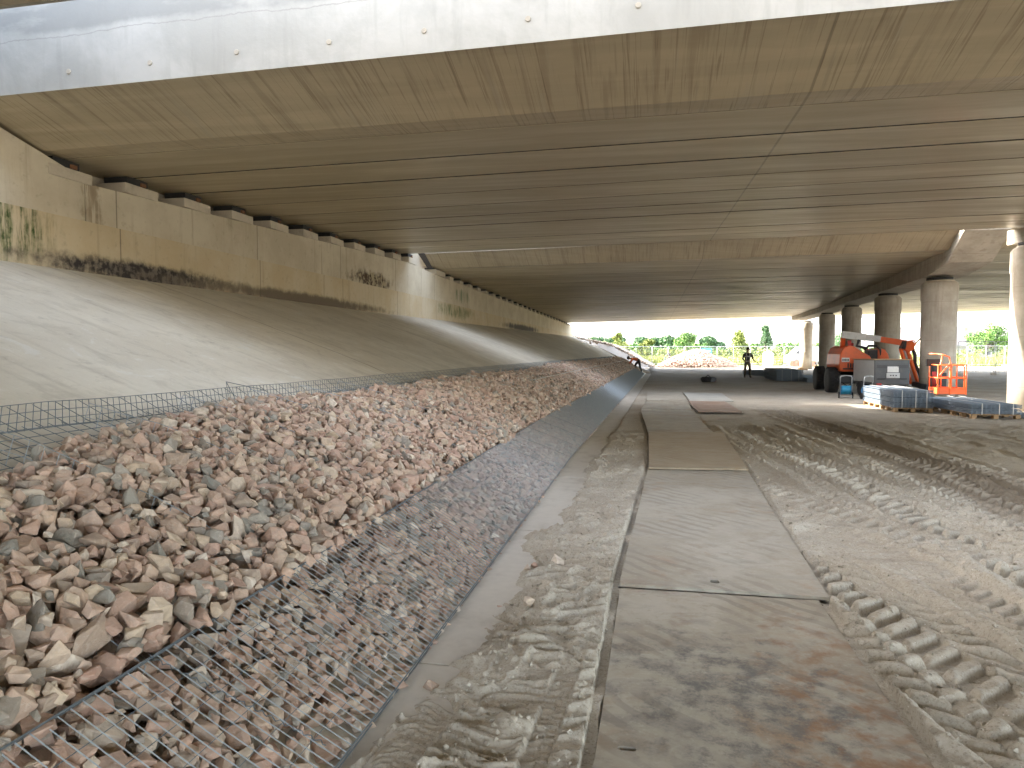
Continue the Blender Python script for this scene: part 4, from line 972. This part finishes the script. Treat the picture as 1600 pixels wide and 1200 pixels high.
bar((-1.05, -.72, 1.92), (-1.0, -.72, 1.65), .10, .12, 'boom_bracket', M['red'])
kn = MB().prism([(.48, 1.58), (.56, 1.86), (.74, 1.90), (.84, 1.80), (.81, 1.58), (.66, 1.50)], -1.62, -1.38, 'XZ').build('knuckle', M['orange_lt'], bl, bevel=.02)
MB().prism([(.40, 1.62), (.48, 1.88), (.57, 1.87), (.53, 1.60)], -1.66, -1.34, 'XZ').build('knuckle_plate', M['black'], bl, bevel=.01)
MB().tube([(.80 + .09 * math.cos(a), -1.5, 1.78 + .12 * math.sin(a)) for a in np.linspace(-1.4, 2.2, 10)], .014, 6).build('hose_loop', M['orange_lt'], kn)
bar((.42, -1.50, 1.62), (.62, -1.95, .42), .09, .09, 'jib_arm', M['orange_lt'])
bar((.64, -1.50, 1.58), (.84, -1.95, .46), .09, .10, 'jib_arm', M['orange_lt'])
bar((.53, -1.52, 1.55), (.73, -1.93, .50), .05, .07, 'jib_cylinder', M['silver'])
MB().tube([(.80, -1.48, 1.66), (.88, -1.5, 1.4), (.86, -1.6, 1.1), (.97, -1.8, .7), (1.0, -1.9, .45)], .06, 8).build('cable_bundle', M['black'], bl)
bar((.72, -1.95, .42), (.75, -3.2, .36), .16, .16, 'basket_arm', M['black'])
MB().box((.62, -4.2, .62), (.36, .5, .5)).box((.55, -4.2, 1.0), (.20, .25, .34)).box((.3, -5.2, .42), (.14, 2.2, .14), (0, 0, -.35)).build('basket_mount', M['black'], bl, bevel=.03)
MB().lathe([(.05, .45), (.06, .9)], (.42, -4.5, 0), 'Z', 10).build('extinguisher', M['red'], bl)
# basket in local coordinates: x 0.0 .. 1.02 to the right, y -7.1 .. -6.3
bk = empty('basket', (-.38, -6.40, .35), R(-4)); bk.parent = bl
W_, D_, Hh = .68, .75, 1.02
fl = MB().box((W_ / 2, -D_ / 2, .04), (W_, D_, .05)); fl.box((W_ / 2, -D_, .10), (W_, .02, .16)).box((W_ / 2, 0, .10), (W_, .02, .16)).box((0, -D_ / 2, .10), (.02, D_, .16)).box((W_, -D_ / 2, .10), (.02, D_, .16)); fl.build('basket_floor', M['orange_lt'], bk)
r_ = MB(); q = .019
for x, y in ((0, 0), (0, -D_), (W_, 0), (W_, -D_), (W_ * .42, -D_), (W_ * .42, 0)): r_.tube([(x, y, 0), (x, y, .80)], q, 8)
for z in (.45, .80):
    r_.tube([(0, 0, z), (W_, 0, z), (W_, -D_, z), (0, -D_, z)], q, 8, closed=True)
r_.tube([(W_ * .46, -D_ - .02, .16), (W_ * .46, -D_ - .02, .74), (W_ * .52, -D_ - .02, .80), (W_ * .86, -D_ - .02, .80), (W_ * .92, -D_ - .02, .74), (W_ * .92, -D_ - .02, .16)], q, 8)
r_.tube([(-.02, -D_, .30), (.08, -D_, .98), (.14, -D_ * .8, 1.08), (.02, -D_ * .6, 1.10), (-.12, -D_ * .5, 1.10)], q, 8)
r_.tube([(.14, -D_ * .8, 1.08), (.30, -D_ * .8, 1.02), (.34, -D_ * .8, .86), (.16, -D_ * .8, .62), (0, -D_ * .8, .40)], q, 8)
r_.tube([(W_, -D_ * .5, .45), (W_ + .06, -D_ * .5, .45)], q, 6)
r_.build('guard_rail', M['orange_lt'], bk)
MB().box((.05, -.1, .86), (.34, .16, .2)).build('control_box', M['black'], bk, bevel=.02)

# ------------------------------------------------------------ people (skin over a joint skeleton, one continuous body)
def skin_obj(name, nodes, edges, mat, parent, root=0, sub=2, smooth=True):
    me = bpy.data.meshes.new(name); me.from_pydata([n[0] for n in nodes], edges, []); ob = bpy.data.objects.new(name, me); COL.objects.link(ob)
    md = ob.modifiers.new('skin', 'SKIN'); md.use_smooth_shade = smooth
    for i, n in enumerate(nodes):
        r = n[1]; me.skin_vertices[0].data[i].radius = r if isinstance(r, tuple) else (r, r); me.skin_vertices[0].data[i].use_root = (i == root)
    ss = ob.modifiers.new('sub', 'SUBSURF'); ss.levels = sub; ss.render_levels = sub
    bpy.context.view_layer.update(); dg = bpy.context.evaluated_depsgraph_get()
    nm = bpy.data.meshes.new_from_object(ob.evaluated_get(dg)); ob.modifiers.clear(); ob.data = nm; bpy.data.meshes.remove(me)
    nm.name = name; nm.materials.clear(); nm.materials.append(mat); ob.parent = parent; return ob
def hand_nodes(wrist, d, side, curl=.6):
    """palm and five separate curled fingers: returns chains from the wrist"""
    wv = Vector(wrist); d = Vector(d).normalized(); s_ = Vector(side).normalized(); up = d.cross(s_).normalized(); ch = []
    palm = wv + d * .05
    for k, (off, ln) in enumerate(((-.028, .070), (-.010, .082), (.010, .076), (.028, .060))):
        a = palm + s_ * off + d * .03; b_ = a + d * ln * .45 - up * ln * .25 * curl; c = b_ + (d * (1 - curl) - up * curl).normalized() * ln * .35; e = c + (-up * .8 - d * curl * .6).normalized() * ln * .25
        ch.append([(a, .010), (b_, .009), (c, .0085), (e, .007)])
    t0 = palm - s_ * .035 - d * .02; t1 = t0 + (-s_ * .6 + d * .6 - up * .4) * .035; t2 = t1 + (d * .7 - up * .6) * .03
    ch.append([(t0, .012), (t1, .010), (t2, .008)])
    return palm, ch
def person(label, loc, rz, J, parts_mats, tool=None):
    t = tag(empty('person', loc, rz), label, 'person')
    n = []; e = []
    def add(p, r, pa=None):
        n.append((tuple(p), r)); i = len(n) - 1
        if pa is not None: e.append((pa, i))
        return i
    pel = add(J['pelvis'], (.14, .11)); sp1 = add(J['waist'], (.125, .10), pel); ch = add(J['chest'], (.155, .115), sp1); nk = add(J['neck'], .058, ch); hd0 = add(J['head0'], (.066, .072), nk); hd = add(J['head'], (.078, .095), hd0); tp = add(J['crown'], (.060, .075), hd)
    fdir = Vector(J['face']).normalized(); hv = Vector(J['head'])
    nose = add(hv + fdir * .088 - Vector((0, 0, .012)), .012, hd); 
    for s_ in ('l', 'r'):
        sh = add(J['sh_' + s_], .056, ch); el = add(J['el_' + s_], .044, sh); wr = add(J['wr_' + s_], .028, el)
        d = Vector(J['wr_' + s_]) - Vector(J['el_' + s_]); palm, chs = hand_nodes(J['wr_' + s_], d, J.get('hs', (0, 1, 0)))
        pi_ = add(palm, (.036, .018), wr)
        for c in chs:
            q_ = pi_
            for p, r in c: q_ = add(p, r, q_)
        hp = add(J['hip_' + s_], .085, pel); kn_ = add(J['kn_' + s_], .058, hp); an = add(J['an_' + s_], .038, kn_); fo = add(J['to_' + s_], (.04, .03), an)
    body = skin_obj('body', n, e, M['skin'], t, 0, 1)
    # clothing follows the same joints, a little wider
    n = []; e = []
    pel = add(J['pelvis'], (.165, .135))
    for s_ in ('l', 'r'):
        hp = add(J['hip_' + s_], .108, pel); kn_ = add(J['kn_' + s_], .080, hp); a = Vector(J['an_' + s_]); an = add(a.lerp(Vector(J['kn_' + s_]), .05), .066, kn_)
    wst = add(Vector(J['pelvis']).lerp(Vector(J['waist']), .5), (.15, .125), pel)
    skin_obj('trousers', n, e, M[parts_mats['trousers']], t, 0, 1)
    n = []; e = []
    w0 = add(Vector(J['pelvis']).lerp(Vector(J['waist']), .3), (.165, .135)); w1 = add(J['waist'], (.155, .128), w0); c1 = add(J['chest'], (.182, .138), w1); n1 = add(Vector(J['chest']).lerp(Vector(J['neck']), .75), .075, c1)
    for s_ in ('l', 'r'):
        sh = add(J['sh_' + s_], .074, c1); el = add(J['el_' + s_], .058, sh); wr = add(Vector(J['el_' + s_]).lerp(Vector(J['wr_' + s_]), .9 if parts_mats['top'] != 'hivis' else .3), .045, el)
    skin_obj('jacket', n, e, M[parts_mats['top']], t, 0, 1)
    if parts_mats.get('vest'):
        n = []; e = []; w0 = add(Vector(J['pelvis']).lerp(Vector(J['waist']), .6), (.170, .140)); c1 = add(J['chest'], (.192, .150), w0); skin_obj('vest', n, e, M[parts_mats['vest']], t, 0, 1)
    if parts_mats.get('tape'):
        for p, rx in ((Vector(J['pelvis']).lerp(Vector(J['waist']), .35), .178), (Vector(J['waist']).lerp(Vector(J['chest']), .75), .192)):
            MB().lathe([(rx, -.028), (rx + .006, -.026), (rx + .006, .026), (rx, .028)], (0, 0, 0), 'Z', 24).build('reflective_band', M['reflect'], t).location = p
            t.children[-1].scale = (1, .80, 1)
        for s_ in (-1, 1): MB().tube([tuple(Vector(J['waist']) + Vector((s_ * .09, -.15, .0))), tuple(Vector(J['chest']) + Vector((s_ * .10, -.15, .05))), tuple(Vector(J['neck']) + Vector((s_ * .09, -.04, -.02))), tuple(Vector(J['chest']) + Vector((s_ * .10, .13, 0)))], .02, 6).build('shoulder_strap', M['reflect'], t)
    for s_ in ('l', 'r'):
        a, b_ = Vector(J['an_' + s_]), Vector(J['to_' + s_]); skin_obj('boot', [(tuple(a + Vector((0, 0, .08))), .062), (tuple(a - Vector((0, 0, .02))), .060), (tuple(b_), (.05, .042))], [(0, 1), (1, 2)], M['black'], t, 0, 1)
    c = hv + Vector((0, 0, .02)) - fdir * .012; up = (Vector(J['crown']) - hv).normalized()
    hm = MB().lathe([(.128, -.03), (.118, .0), (.112, .05), (.085, .10), (.045, .125), (.01, .13)], (0, 0, 0), 'Z', 20).build(parts_mats.get('hatname', 'cap'), M[parts_mats['hat']], t, bevel=0); hm.location = c + up * .02; hm.rotation_euler = up.to_track_quat('Z', 'Y').to_euler(); hm.scale = (.88, 1, .9)
    for s_ in (-1, 1):
        sd_ = fdir.cross(Vector((0, 0, 1))).normalized() * s_
        MB().lathe([(.001, -.010), (.011, -.004), (.011, .004), (.001, .010)], tuple(hv + fdir * .082 + sd_ * .028 + Vector((0, 0, .012))), 'Y', 8).build('eye', M['black'], t)
        MB().lathe([(.008, -.012), (.026, 0), (.008, .012)], tuple(hv + sd_ * .088), 'X', 8).build('ear', M['skin'], t)
    MB().box(tuple(hv + fdir * .086 - Vector((0, 0, .045))), (.04, .01, .008)).build('mouth', M['red'], t)
    return t
# standing worker facing the camera, holding a long rake whose head is on the ground to his left (picture right)
J = dict(pelvis=(0, 0, .93), waist=(0, 0, 1.08), chest=(0, 0, 1.32), neck=(0, -.01, 1.49), head0=(0, -.03, 1.57), head=(.01, -.04, 1.65), crown=(.01, -.035, 1.72), face=(.15, -1, -.25),
         sh_l=(-.20, 0, 1.40), el_l=(-.27, .02, 1.13), wr_l=(-.19, -.12, .98), sh_r=(.20, 0, 1.40), el_r=(.30, -.02, 1.16), wr_r=(.33, -.16, 1.02),
         hip_l=(-.10, 0, .90), kn_l=(-.13, -.02, .50), an_l=(-.15, .01, .10), to_l=(-.17, -.14, .05), hip_r=(.10, 0, .90), kn_r=(.14, -.02, .50), an_r=(.17, .01, .10), to_r=(.20, -.14, .05))
person('worker in dark clothes with pale harness straps standing and holding a long rake', (5.62, 43.4, -.02), R(7), J, dict(trousers='khaki', top='navy', vest='khaki', hat='black', tape=True))
rk = tag(empty('rake', (5.95, 43.2, 0)), 'long handled rake reaching from the standing worker to the ground', 'rake')
MB().tube([(-.10, .05, 1.32), (.02, 0, 1.04), (1.02, .15, .06)], .016, 8).build('handle', M['wood'], rk)
hd_ = MB().box((1.04, .15, .04), (.05, .42, .03), (0, 0, .2))
for k in range(9): hd_.box((1.04 - .01 * (k - 4) * .8, -.03 + k * .045, .015), (.012, .01, .05))
hd_.build('rake_head', M['steel'], rk)
# bending worker on the slope edge, facing left, reaching down to the mesh
J = dict(pelvis=(.02, 0, .92), waist=(-.12, 0, 1.00), chest=(-.36, -.01, 1.05), neck=(-.52, -.02, 1.06), head0=(-.60, -.02, 1.07), head=(-.68, -.02, 1.06), crown=(-.75, -.02, 1.10), face=(-.5, -.1, -.9),
         sh_l=(-.42, -.20, 1.02), el_l=(-.55, -.24, .78), wr_l=(-.72, -.22, .56), sh_r=(-.42, .20, 1.02), el_r=(-.58, .22, .80), wr_r=(-.80, .15, .60), hs=(0, 1, 0),
         hip_l=(.02, -.10, .88), kn_l=(.10, -.12, .47), an_l=(.22, -.12, .10), to_l=(.08, -.16, .05), hip_r=(.0, .10, .88), kn_r=(-.22, .12, .66), an_r=(-.24, .12, .36), to_r=(-.38, .12, .31))
person('worker in an orange top bending over the far end of the stone slope', (-.72, 49.2, 0), R(0), J, dict(trousers='navy', top='hivis', vest='hivis', hat='hair', hatname='hair'))

# ------------------------------------------------------------ odds and ends on the ground
b_ = MB(); b_.add(*(lambda V, F: (V.tolist(), [tuple(f) for f in F.tolist()]))(*(lambda p: ((p[0] * np.array([.42, .3, .26])) + [0, 0, .12], p[1]))(stone_proto(20, .6, True)))); b_.tube([(-.2, -.1, .2), (0, -.12, .36), (.2, -.08, .2)], .02, 6)
o = b_.build('tool_bag', M['black']); o.location = (2.85, 36.5, 0); tag(o, 'dark lumpy tool bag alone on the shaded ground', 'tool bag')
MB_ = MB().box((.28, .12, .10), (.2, .2, .16)).build('red_box', M['red'], o)
o = MB().box((0, 0, .12), (.4, .3, .24), (0, 0, .3)).box((.35, .1, .07), (.5, .12, .12), (0, 0, -.4)).build('timber_block', M['wood'], bevel=.01); o.location = (12.35, 62.6, -.02); tag(o, 'timber blocks at the foot of the farthest column', 'timber block')

# ------------------------------------------------------------ stone heap in the daylight
def heap(cx, cy, rx, ry, h, n, L, name, label):
    it = []
    for _ in range(n):
        a = rng.random() * 2 * PI; r = math.sqrt(rng.random()); x, y = r * math.cos(a), r * math.sin(a)
        z = h * max(0, (1 - r) ** .8) * (1 + .25 * (float(vn(np.array(x * 3 + 5), np.array(y * 3 + 5), 2)) - .5)); s_ = L * rng.uniform(.6, 1.3)
        it.append((PR_F[rng.integers(len(PR_F))], rand_rot(np.array([x * .4, y * .4, 1.]), .7), s_ * .5, np.array([cx + x * rx, cy + y * ry, z + s_ * .1]), float(.2 + .45 * rng.random())))
    V, F, T = merge_stones(it); n0 = len(V); k = 40; rr = [1.0, .75, .5, .25, .02]
    CV = [(cx + r * rx * math.cos(2 * PI * j / k), cy + r * ry * math.sin(2 * PI * j / k), h * max(0, (1 - r)) ** .8 * .93 - .06) for r in rr for j in range(k)]
    CF = []
    for a in range(4):
        for j in range(k):
            p0, p1, p2, p3 = (n0 + a * k + j, n0 + a * k + (j + 1) % k, n0 + (a + 1) * k + (j + 1) % k, n0 + (a + 1) * k + j); CF += [(p0, p1, p2), (p0, p2, p3)]
    V = np.concatenate([V, np.array(CV)]); F = np.concatenate([F, np.array(CF)]); T = np.concatenate([T, np.full(len(CV), .5)])
    tag(arr_obj(name, V, F, M['stone'], attrs={'tint': T}), label, 'stone heap', kind='stuff')
heap(4.6, 72.5, 3.9, 3.3, 1.7, 3200, .26, 'stone_heap', 'sunlit heap of pinkish broken stones in the daylight beyond the bridge')

it = []
for _ in range(2200):
    x_, y_ = rng.uniform(-9, .5), rng.uniform(66, 92); z_ = min(float(np.interp(x_, [-22, -9, -7, -3.7, -2, -.8, .8, 3], [5.0, 3.4, 2.9, 2.2, 1.35, .6, -.12, -.12])), float(np.interp(y_, [50, 56, 62, 74, 88, 96, 104], [-.2, .0, .9, 5, 5, 1.8, -.1])))
    if z_ < 0: continue
    s_ = rng.uniform(.08, .32); it.append((PR_F[rng.integers(len(PR_F))], rand_rot(np.array([0, 0, 1.]), .8), s_ * .5, np.array([x_, y_, z_ + .02]), float(.25 * rng.random())))
V, F, T = merge_stones(it); tag(arr_obj('rubble', V, F, M['stone'], attrs={'tint': T}), 'grey rubble strewn over the gravel bank beyond the slope', 'rubble', kind='stuff')
# ------------------------------------------------------------ site fences
def fence_panel(W_, Hh, mat, foot=True):
    t = empty('fence_panel'); f = MB(); r = .021
    f.tube([(r, 0, .12), (r, 0, Hh - .05), (r + .05, 0, Hh), (W_ - r - .05, 0, Hh), (W_ - r, 0, Hh - .05), (W_ - r, 0, .12)], r, 6); f.tube([(r, 0, .2), (W_ - r, 0, .2)], r * .8, 6); f.tube([(W_ / 2, 0, .2), (W_ / 2, 0, Hh)], r * .6, 6)
    f.build('frame', mat, t)
    P0 = [(x, 0, .2) for x in np.arange(.1, W_, .12)] + [(r, 0, z) for z in np.arange(.3, Hh, .25)]; P1 = [(x, 0, Hh) for x in np.arange(.1, W_, .12)] + [(W_ - r, 0, z) for z in np.arange(.3, Hh, .25)]
    V, F = segs_arrays(P0, P1, .0022); arr_obj('mesh', V, F, mat, t)
    MB().box((0, 0, .07), (.24, .7, .14)).build('foot', M['conc'], t, bevel=.02)
    return t
M['fence'] = plain('galvanised_tube', (.55, .56, .56), .45, .5, .1)
pr = fence_panel(3.45, 2.12, M['fence']); L_ = []
x = -3.2
for k in range(12):
    o = pr if k == 0 else copy_tree(pr); y = 80.5 + .6 * math.sin(k * .5)
    y2 = 80.5 + .6 * math.sin((k + 1) * .5); o.location = (x, y, 0); o.rotation_euler = (0, 0, math.atan2(y2 - y, 3.5)); x += 3.5
    od = ['leftmost', 'second from left', 'third from left', 'fourth from left', 'fifth from left', 'sixth from left', 'sixth from right', 'fifth from right', 'fourth from right', 'third from right', 'second from right', 'rightmost'][k]
    tag(o, 'galvanised site fence panel before the yellow meadow, %s in the row' % od, 'fence panel', 'site fence panels along the meadow')
x = 22.2
pr2 = fence_panel(2.25, 2.18, M['fence'])
for k in range(4):
    o = pr2 if k == 0 else copy_tree(pr2); o.location = (19.9 + k * 2.3, 51.5 + k * .12, 0); o.rotation_euler = (0, 0, R(3))
    tag(o, 'nearer site fence panel right of the thick column, %s of four' % ['leftmost', 'second from left', 'third from left', 'rightmost'][k], 'fence panel', 'nearer site fence panels on the right')

# ------------------------------------------------------------ things beyond the fence
s_ = tag(empty('site_sign', (6.1, 81.4, 0)), 'small blue board hanging on the site fence above the stone heap', 'sign')
MB().box((0, -1.5, 1.55), (1.1, .04, .75)).build('board', M['signblue'], s_, bevel=.01); MB().box((0, -1.523, 1.62), (.8, .006, .12)).box((-.1, -1.523, 1.42), (.6, .006, .07)).build('lettering', M['white'], s_)
for q_ in (-.4, .4): MB().tube([(q_, -1.46, 0), (q_, -1.46, 1.9)], .03, 6).build('post', M['fence'], s_)
o = tag(empty('water_tank', (13.1, 84, 0)), 'white upright tank standing behind the site fence', 'tank'); MB().lathe([(.5, 0), (.55, .1), (.55, 1.3), (.35, 1.55), (.14, 1.6), (.14, 1.7)], n=24).build('body', M['white'], o); MB().lathe([(.58, .55), (.58, .62)], n=24).build('band', M['silver'], o)
# white van
v_ = tag(empty('van', (17.6, 86, 0), R(8)), 'white van parked behind the fence beside the farthest column', 'van')
bd = MB(); bd.prism([(-2.3, .35), (-2.35, 1.0), (-1.75, 1.25), (-1.15, 1.95), (-.9, 2.05), (2.3, 2.05), (2.35, .35)], -.9, .9, 'XZ'); bd.build('body', M['white'], v_, bevel=.08)
MB().prism([(-1.62, 1.28), (-1.08, 1.88), (-.35, 1.88), (-.35, 1.28)], -.915, .915, 'XZ').build('side_window', M['glass'], v_)
for x_, y_ in ((-1.45, -.85), (-1.45, .85), (1.45, -.85), (1.45, .85)):
    wv_ = MB().lathe([(.2, -.1), (.33, -.09), (.35, 0), (.33, .09), (.2, .1)], (x_, y_, .35), 'Y', 22).build('wheel', M['rubber'], v_); MB().lathe([(.19, -.112), (.05, -.112), (.05, .112), (.19, .112)], (x_, y_, .35), 'Y', 16).build('rim', M['silver'], wv_)
for y_ in (-.6, .6): MB().box((-2.33, y_, .85), (.06, .3, .16)).build('headlight', M['silver'], v_, bevel=.02)
def block_stack(loc, label, nx, nz):
    t = tag(empty('block_stack', loc), label, 'block stack'); m = MB()
    for k in range(nz):
        for i_ in range(nx): m.box((i_ * .42 + (.0 if k % 2 else .1), random.uniform(-.03, .03), .11 + k * .215), (.39, .6, .20), (0, 0, random.uniform(-.04, .04)))
    m.build('blocks', M['brick'], t, bevel=.008); MB().box((nx * .21 - .15, 0, .02), (nx * .42, .7, .05), (0, 0, 0)).build('base_board', M['wood'], t)
block_stack((14.2, 77, 0), 'low stack of pinkish blocks in the sun left of the farthest column', 6, 3)
# cyclist on the road behind the fence
def cyclist(loc, rz):
    t = tag(empty('bicycle', loc, rz), 'bicycle ridden by a dark clothed rider behind the site fence', 'bicycle')
    for x_ in (-.52, .52):
        wv_ = MB().tube([(x_ + .33 * math.cos(a), 0, .34 + .33 * math.sin(a)) for a in np.linspace(0, 2 * PI, 29)[:-1]], .022, 6, closed=True).build('wheel', M['rubber'], t)
        sp_ = MB()
        for k in range(12): a = 2 * PI * k / 12; sp_.tube([(x_, 0, .34), (x_ + .32 * math.cos(a), 0, .34 + .32 * math.sin(a))], .003, 3)
        sp_.build('spokes', M['steel'], wv_)
    MB().tube([(.52, 0, .34), (.15, 0, .80), (-.38, 0, .84), (0.08, 0, .33), (.15, 0, .80)], .018, 6).tube([(.08, 0, .33), (.52, 0, .34)], .014, 6).tube([(-.52, 0, .34), (-.40, 0, .88)], .016, 6).build('frame', M['signblue'], t)
    MB().box((.18, 0, .90), (.26, .14, .06)).build('saddle', M['black'], t, bevel=.02); MB().tube([(-.40, -.28, .98), (-.42, 0, .95), (-.40, .28, .98)], .014, 6).build('handlebar', M['black'], t)
    J = dict(pelvis=(.16, 0, .98), waist=(.10, 0, 1.12), chest=(-.03, 0, 1.34), neck=(-.11, 0, 1.50), head0=(-.14, 0, 1.57), head=(-.17, 0, 1.65), crown=(-.17, 0, 1.72), face=(-1, 0, -.1),
             sh_l=(-.05, -.19, 1.42), el_l=(-.18, -.24, 1.18), wr_l=(-.36, -.26, 1.03), sh_r=(-.05, .19, 1.42), el_r=(-.18, .24, 1.18), wr_r=(-.36, .26, 1.03),
             hip_l=(.14, -.09, .94), kn_l=(-.18, -.11, .72), an_l=(-.02, -.11, .36), to_l=(-.14, -.11, .30), hip_r=(.14, .09, .94), kn_r=(-.12, .11, .58), an_r=(.16, .11, .26), to_r=(.04, .11, .20))
    p = person('rider in dark clothes sitting on the bicycle behind the site fence', loc, rz, J, dict(trousers='navy', top='navy', hat='hair', hatname='hair'))
cyclist((2.15, 83.6, 0), R(4))

# ------------------------------------------------------------ vegetation and houses
def leaf_cloud(cl, n, size, mat, name, parent, flat=.5):
    """leaf faces spread through overlapping clumps (x,y,z,r)"""
    cl = np.array(cl, float); wts = cl[:, 3] ** 2; wts /= wts.sum(); idx = rng.choice(len(cl), n, p=wts)
    d = rng.normal(0, 1, (n, 3)); d /= np.linalg.norm(d, axis=1, keepdims=True); rad = rng.random(n) ** .45
    c = cl[idx, :3] + d * (rad * cl[idx, 3])[:, None] * np.array([1, 1, .8])
    a = rng.normal(0, 1, (n, 3)); a /= np.linalg.norm(a, axis=1, keepdims=True); b_ = rng.normal(0, 1, (n, 3)); b_ = b_ - a * (a * b_).sum(1, keepdims=True); b_ /= np.linalg.norm(b_, axis=1, keepdims=True)
    s_ = size * rng.uniform(.5, 1.3, n)[:, None]
    V = np.stack([c - a * s_, c + b_ * s_ * flat, c + a * s_, c - b_ * s_ * flat], 1).reshape(-1, 3); F = np.arange(n * 4).reshape(-1, 4)
    return arr_obj(name, V, F, mat, parent)
def tree(label, loc, h, wdt, mat, n=2600, kind='round', leaf=.16):
    t = tag(empty('tree', loc), label, 'tree'); tr = MB(); th = h * .30; lean = random.uniform(-.1, .1)
    tr.tube([(0, 0, -.1), (lean * .3, 0, th), (lean, 0, h * .8)], [h * .030, h * .022, h * .008], 8); cl = []
    for k in range(16):
        f = random.uniform(0.12, 1); a = random.uniform(0, 2 * PI); ww = wdt * .5 * (math.sin(PI * min(.97, f * .85 + .12)) ** .7 if kind == 'round' else (1.02 - f)); z = h * (.16 + .74 * f) if kind != 'round' else h * (.22 + .64 * f)
        x_, y_ = math.cos(a) * ww * .7, math.sin(a) * ww * .7; cl.append((x_, y_, z, wdt * random.uniform(.13, .23)))
        tr.tube([(lean * f, 0, max(th * .8, z * .7)), (x_ * .6, y_ * .6, z - .1 * h * .3), (x_, y_, z)], [h * .010, h * .006, h * .003], 5, caps=False)
    cl.append((0, 0, h * .62, wdt * .26)); tr.build('trunk', M['bark'], t)
    leaf_cloud(cl, n, leaf, mat, 'crown', t); return t
tree('bushy green tree behind the fence above the stone heap', (6.2, 125, 0), 5.6, 4.6, M['leaf_a'])
tree('pointed green tree between the heap and the standing worker', (14.0, 118, 0), 5.2, 4.2, M['leaf_c'], kind='cone')
tree('narrower pointed tree just right of the pointed one', (18.6, 122, 0), 6.2, 3.6, M['leaf_b'], kind='cone')
tree('dense round green tree by the houses at the right', (51.2, 122, 0), 6.3, 6.2, M['leaf_a'], 5200)
tree('smaller tree half behind the sunlit column', (56.2, 126, 0), 5.4, 4.5, M['leaf_b'])
tree('dark tree top seen between two middle columns', (34.5, 140, 0), 6.2, 5, M['leaf_b'])
tree('tree crown over the house roofs', (58.0, 190, 0), 9.6, 10, M['leaf_a'])
tree('young yellowish tree left of the stone heap', (-.3, 112, 0), 4.0, 3.0, M['leaf_c'])
tree('tall thin yellowish tree at the end of the gravel bank', (-4.8, 112, 0), 5.0, 2.8, M['leaf_c'])
# hedges and distant woods: nobody could count them
def belt(name, label, x0, x1, y, h, d, n, mat, leaf, base=0, cat='hedge'):
    m = int((x1 - x0) / (h * .38)); cl = []
    for k in range(m):
        x_ = x0 + (x1 - x0) * (k + random.random()) / m; hh = h * (.6 + .5 * float(fbm(np.array(x_ * .12), np.array(y * .1), 3, 3)))
        for z in np.arange(h * .2, hh, h * .3): cl.append((x_ + random.uniform(-.3, .3) * h, y + random.uniform(-d, d), base + z, h * random.uniform(.22, .38)))
    tag(leaf_cloud(cl, n, leaf, mat, name, None), label, cat, kind='stuff')
belt('hedge', 'long green hedge on the horizon behind the meadow', -25, 115, 175, 3.4, 3, 60000, M['leaf_a'], .34)
belt('woods', 'bluish wooded edge far off at the left', -70, 20, 210, 5.6, 8, 60000, M['leaf_b'], .42, cat='woods')
belt('bushes', 'yellow green bushes topping the gravel bank', -9, -2.6, 84, 1.1, 3, 5000, M['leaf_c'], .09, base=1.6, cat='bushes')
belt('undergrowth', 'loose undergrowth behind the site fence', -6, 60, 112, 1.9, 6, 26000, M['leaf_c'], .14, cat='undergrowth')
# meadow blades
n = 60000; x_ = rng.uniform(-8, 66, n); y_ = rng.uniform(87, 135, n); h_ = rng.uniform(.45, 1.15, n) * (.6 + .6 * fbm(x_ * .2, y_ * .2, 2, 3)); a = rng.uniform(0, PI, n); ww = rng.uniform(.03, .09, n); lx = rng.normal(0, .18, n) * h_; ly = rng.normal(0, .18, n) * h_
V = np.stack([np.stack([x_ - np.cos(a) * ww, y_ - np.sin(a) * ww, 0 * x_ - .05], -1), np.stack([x_ + np.cos(a) * ww, y_ + np.sin(a) * ww, 0 * x_ - .05], -1), np.stack([x_ + lx, y_ + ly, h_], -1)], 1).reshape(-1, 3)
tag(arr_obj('meadow_grass', V, np.arange(3 * n).reshape(-1, 3), M['meadow']), 'tall yellow green meadow growth behind the fences', 'grass', kind='stuff')
def house(label, loc, rz, W_, D_, e_, rdg, wins=3):
    t = tag(empty('house', loc, rz), label, 'house')
    MB().prism([(-D_ / 2, 0), (-D_ / 2, e_), (0, rdg - .1), (D_ / 2, e_), (D_ / 2, 0)], -W_ / 2, W_ / 2, 'YZ').build('wall', M['render'], t)
    for s_ in (-1, 1):
        vs = [(x_, s_ * (D_ / 2 + .4), e_ - .15) for x_ in (-W_ / 2 - .3, W_ / 2 + .3)] + [(x_, 0, rdg) for x_ in (W_ / 2 + .3, -W_ / 2 - .3)]; vs += [(a, b_, c + .14) for a, b_, c in vs]
        rf = MB().add(vs, [(0, 1, 2, 3), (7, 6, 5, 4), (0, 4, 5, 1), (1, 5, 6, 2), (3, 7, 4, 0)]).build('roof', M['roof'], t)
    MB().box((W_ * .2, .6, rdg + .3), (.6, .5, 1.0)).build('chimney', M['brick'], rf)
    for k in range(wins):
        x_ = -W_ / 2 + W_ * (k + .5) / wins; wn = MB().box((x_, -D_ / 2 - .02, e_ * .5), (1.2, .08, 1.1)).build('window', M['white'], t); MB().box((x_, -D_ / 2 - .07, e_ * .5), (1.0, .04, .9)).build('pane', M['glass'], wn)
house('long pale house with a tan roof seen between the two thick columns', (55.5, 158, 0), R(-6), 17, 8, 3.2, 6.4, 4)
house('grey roofed house left of the round tree', (57.5, 150, 0), R(10), 11, 8, 2.8, 5.4)
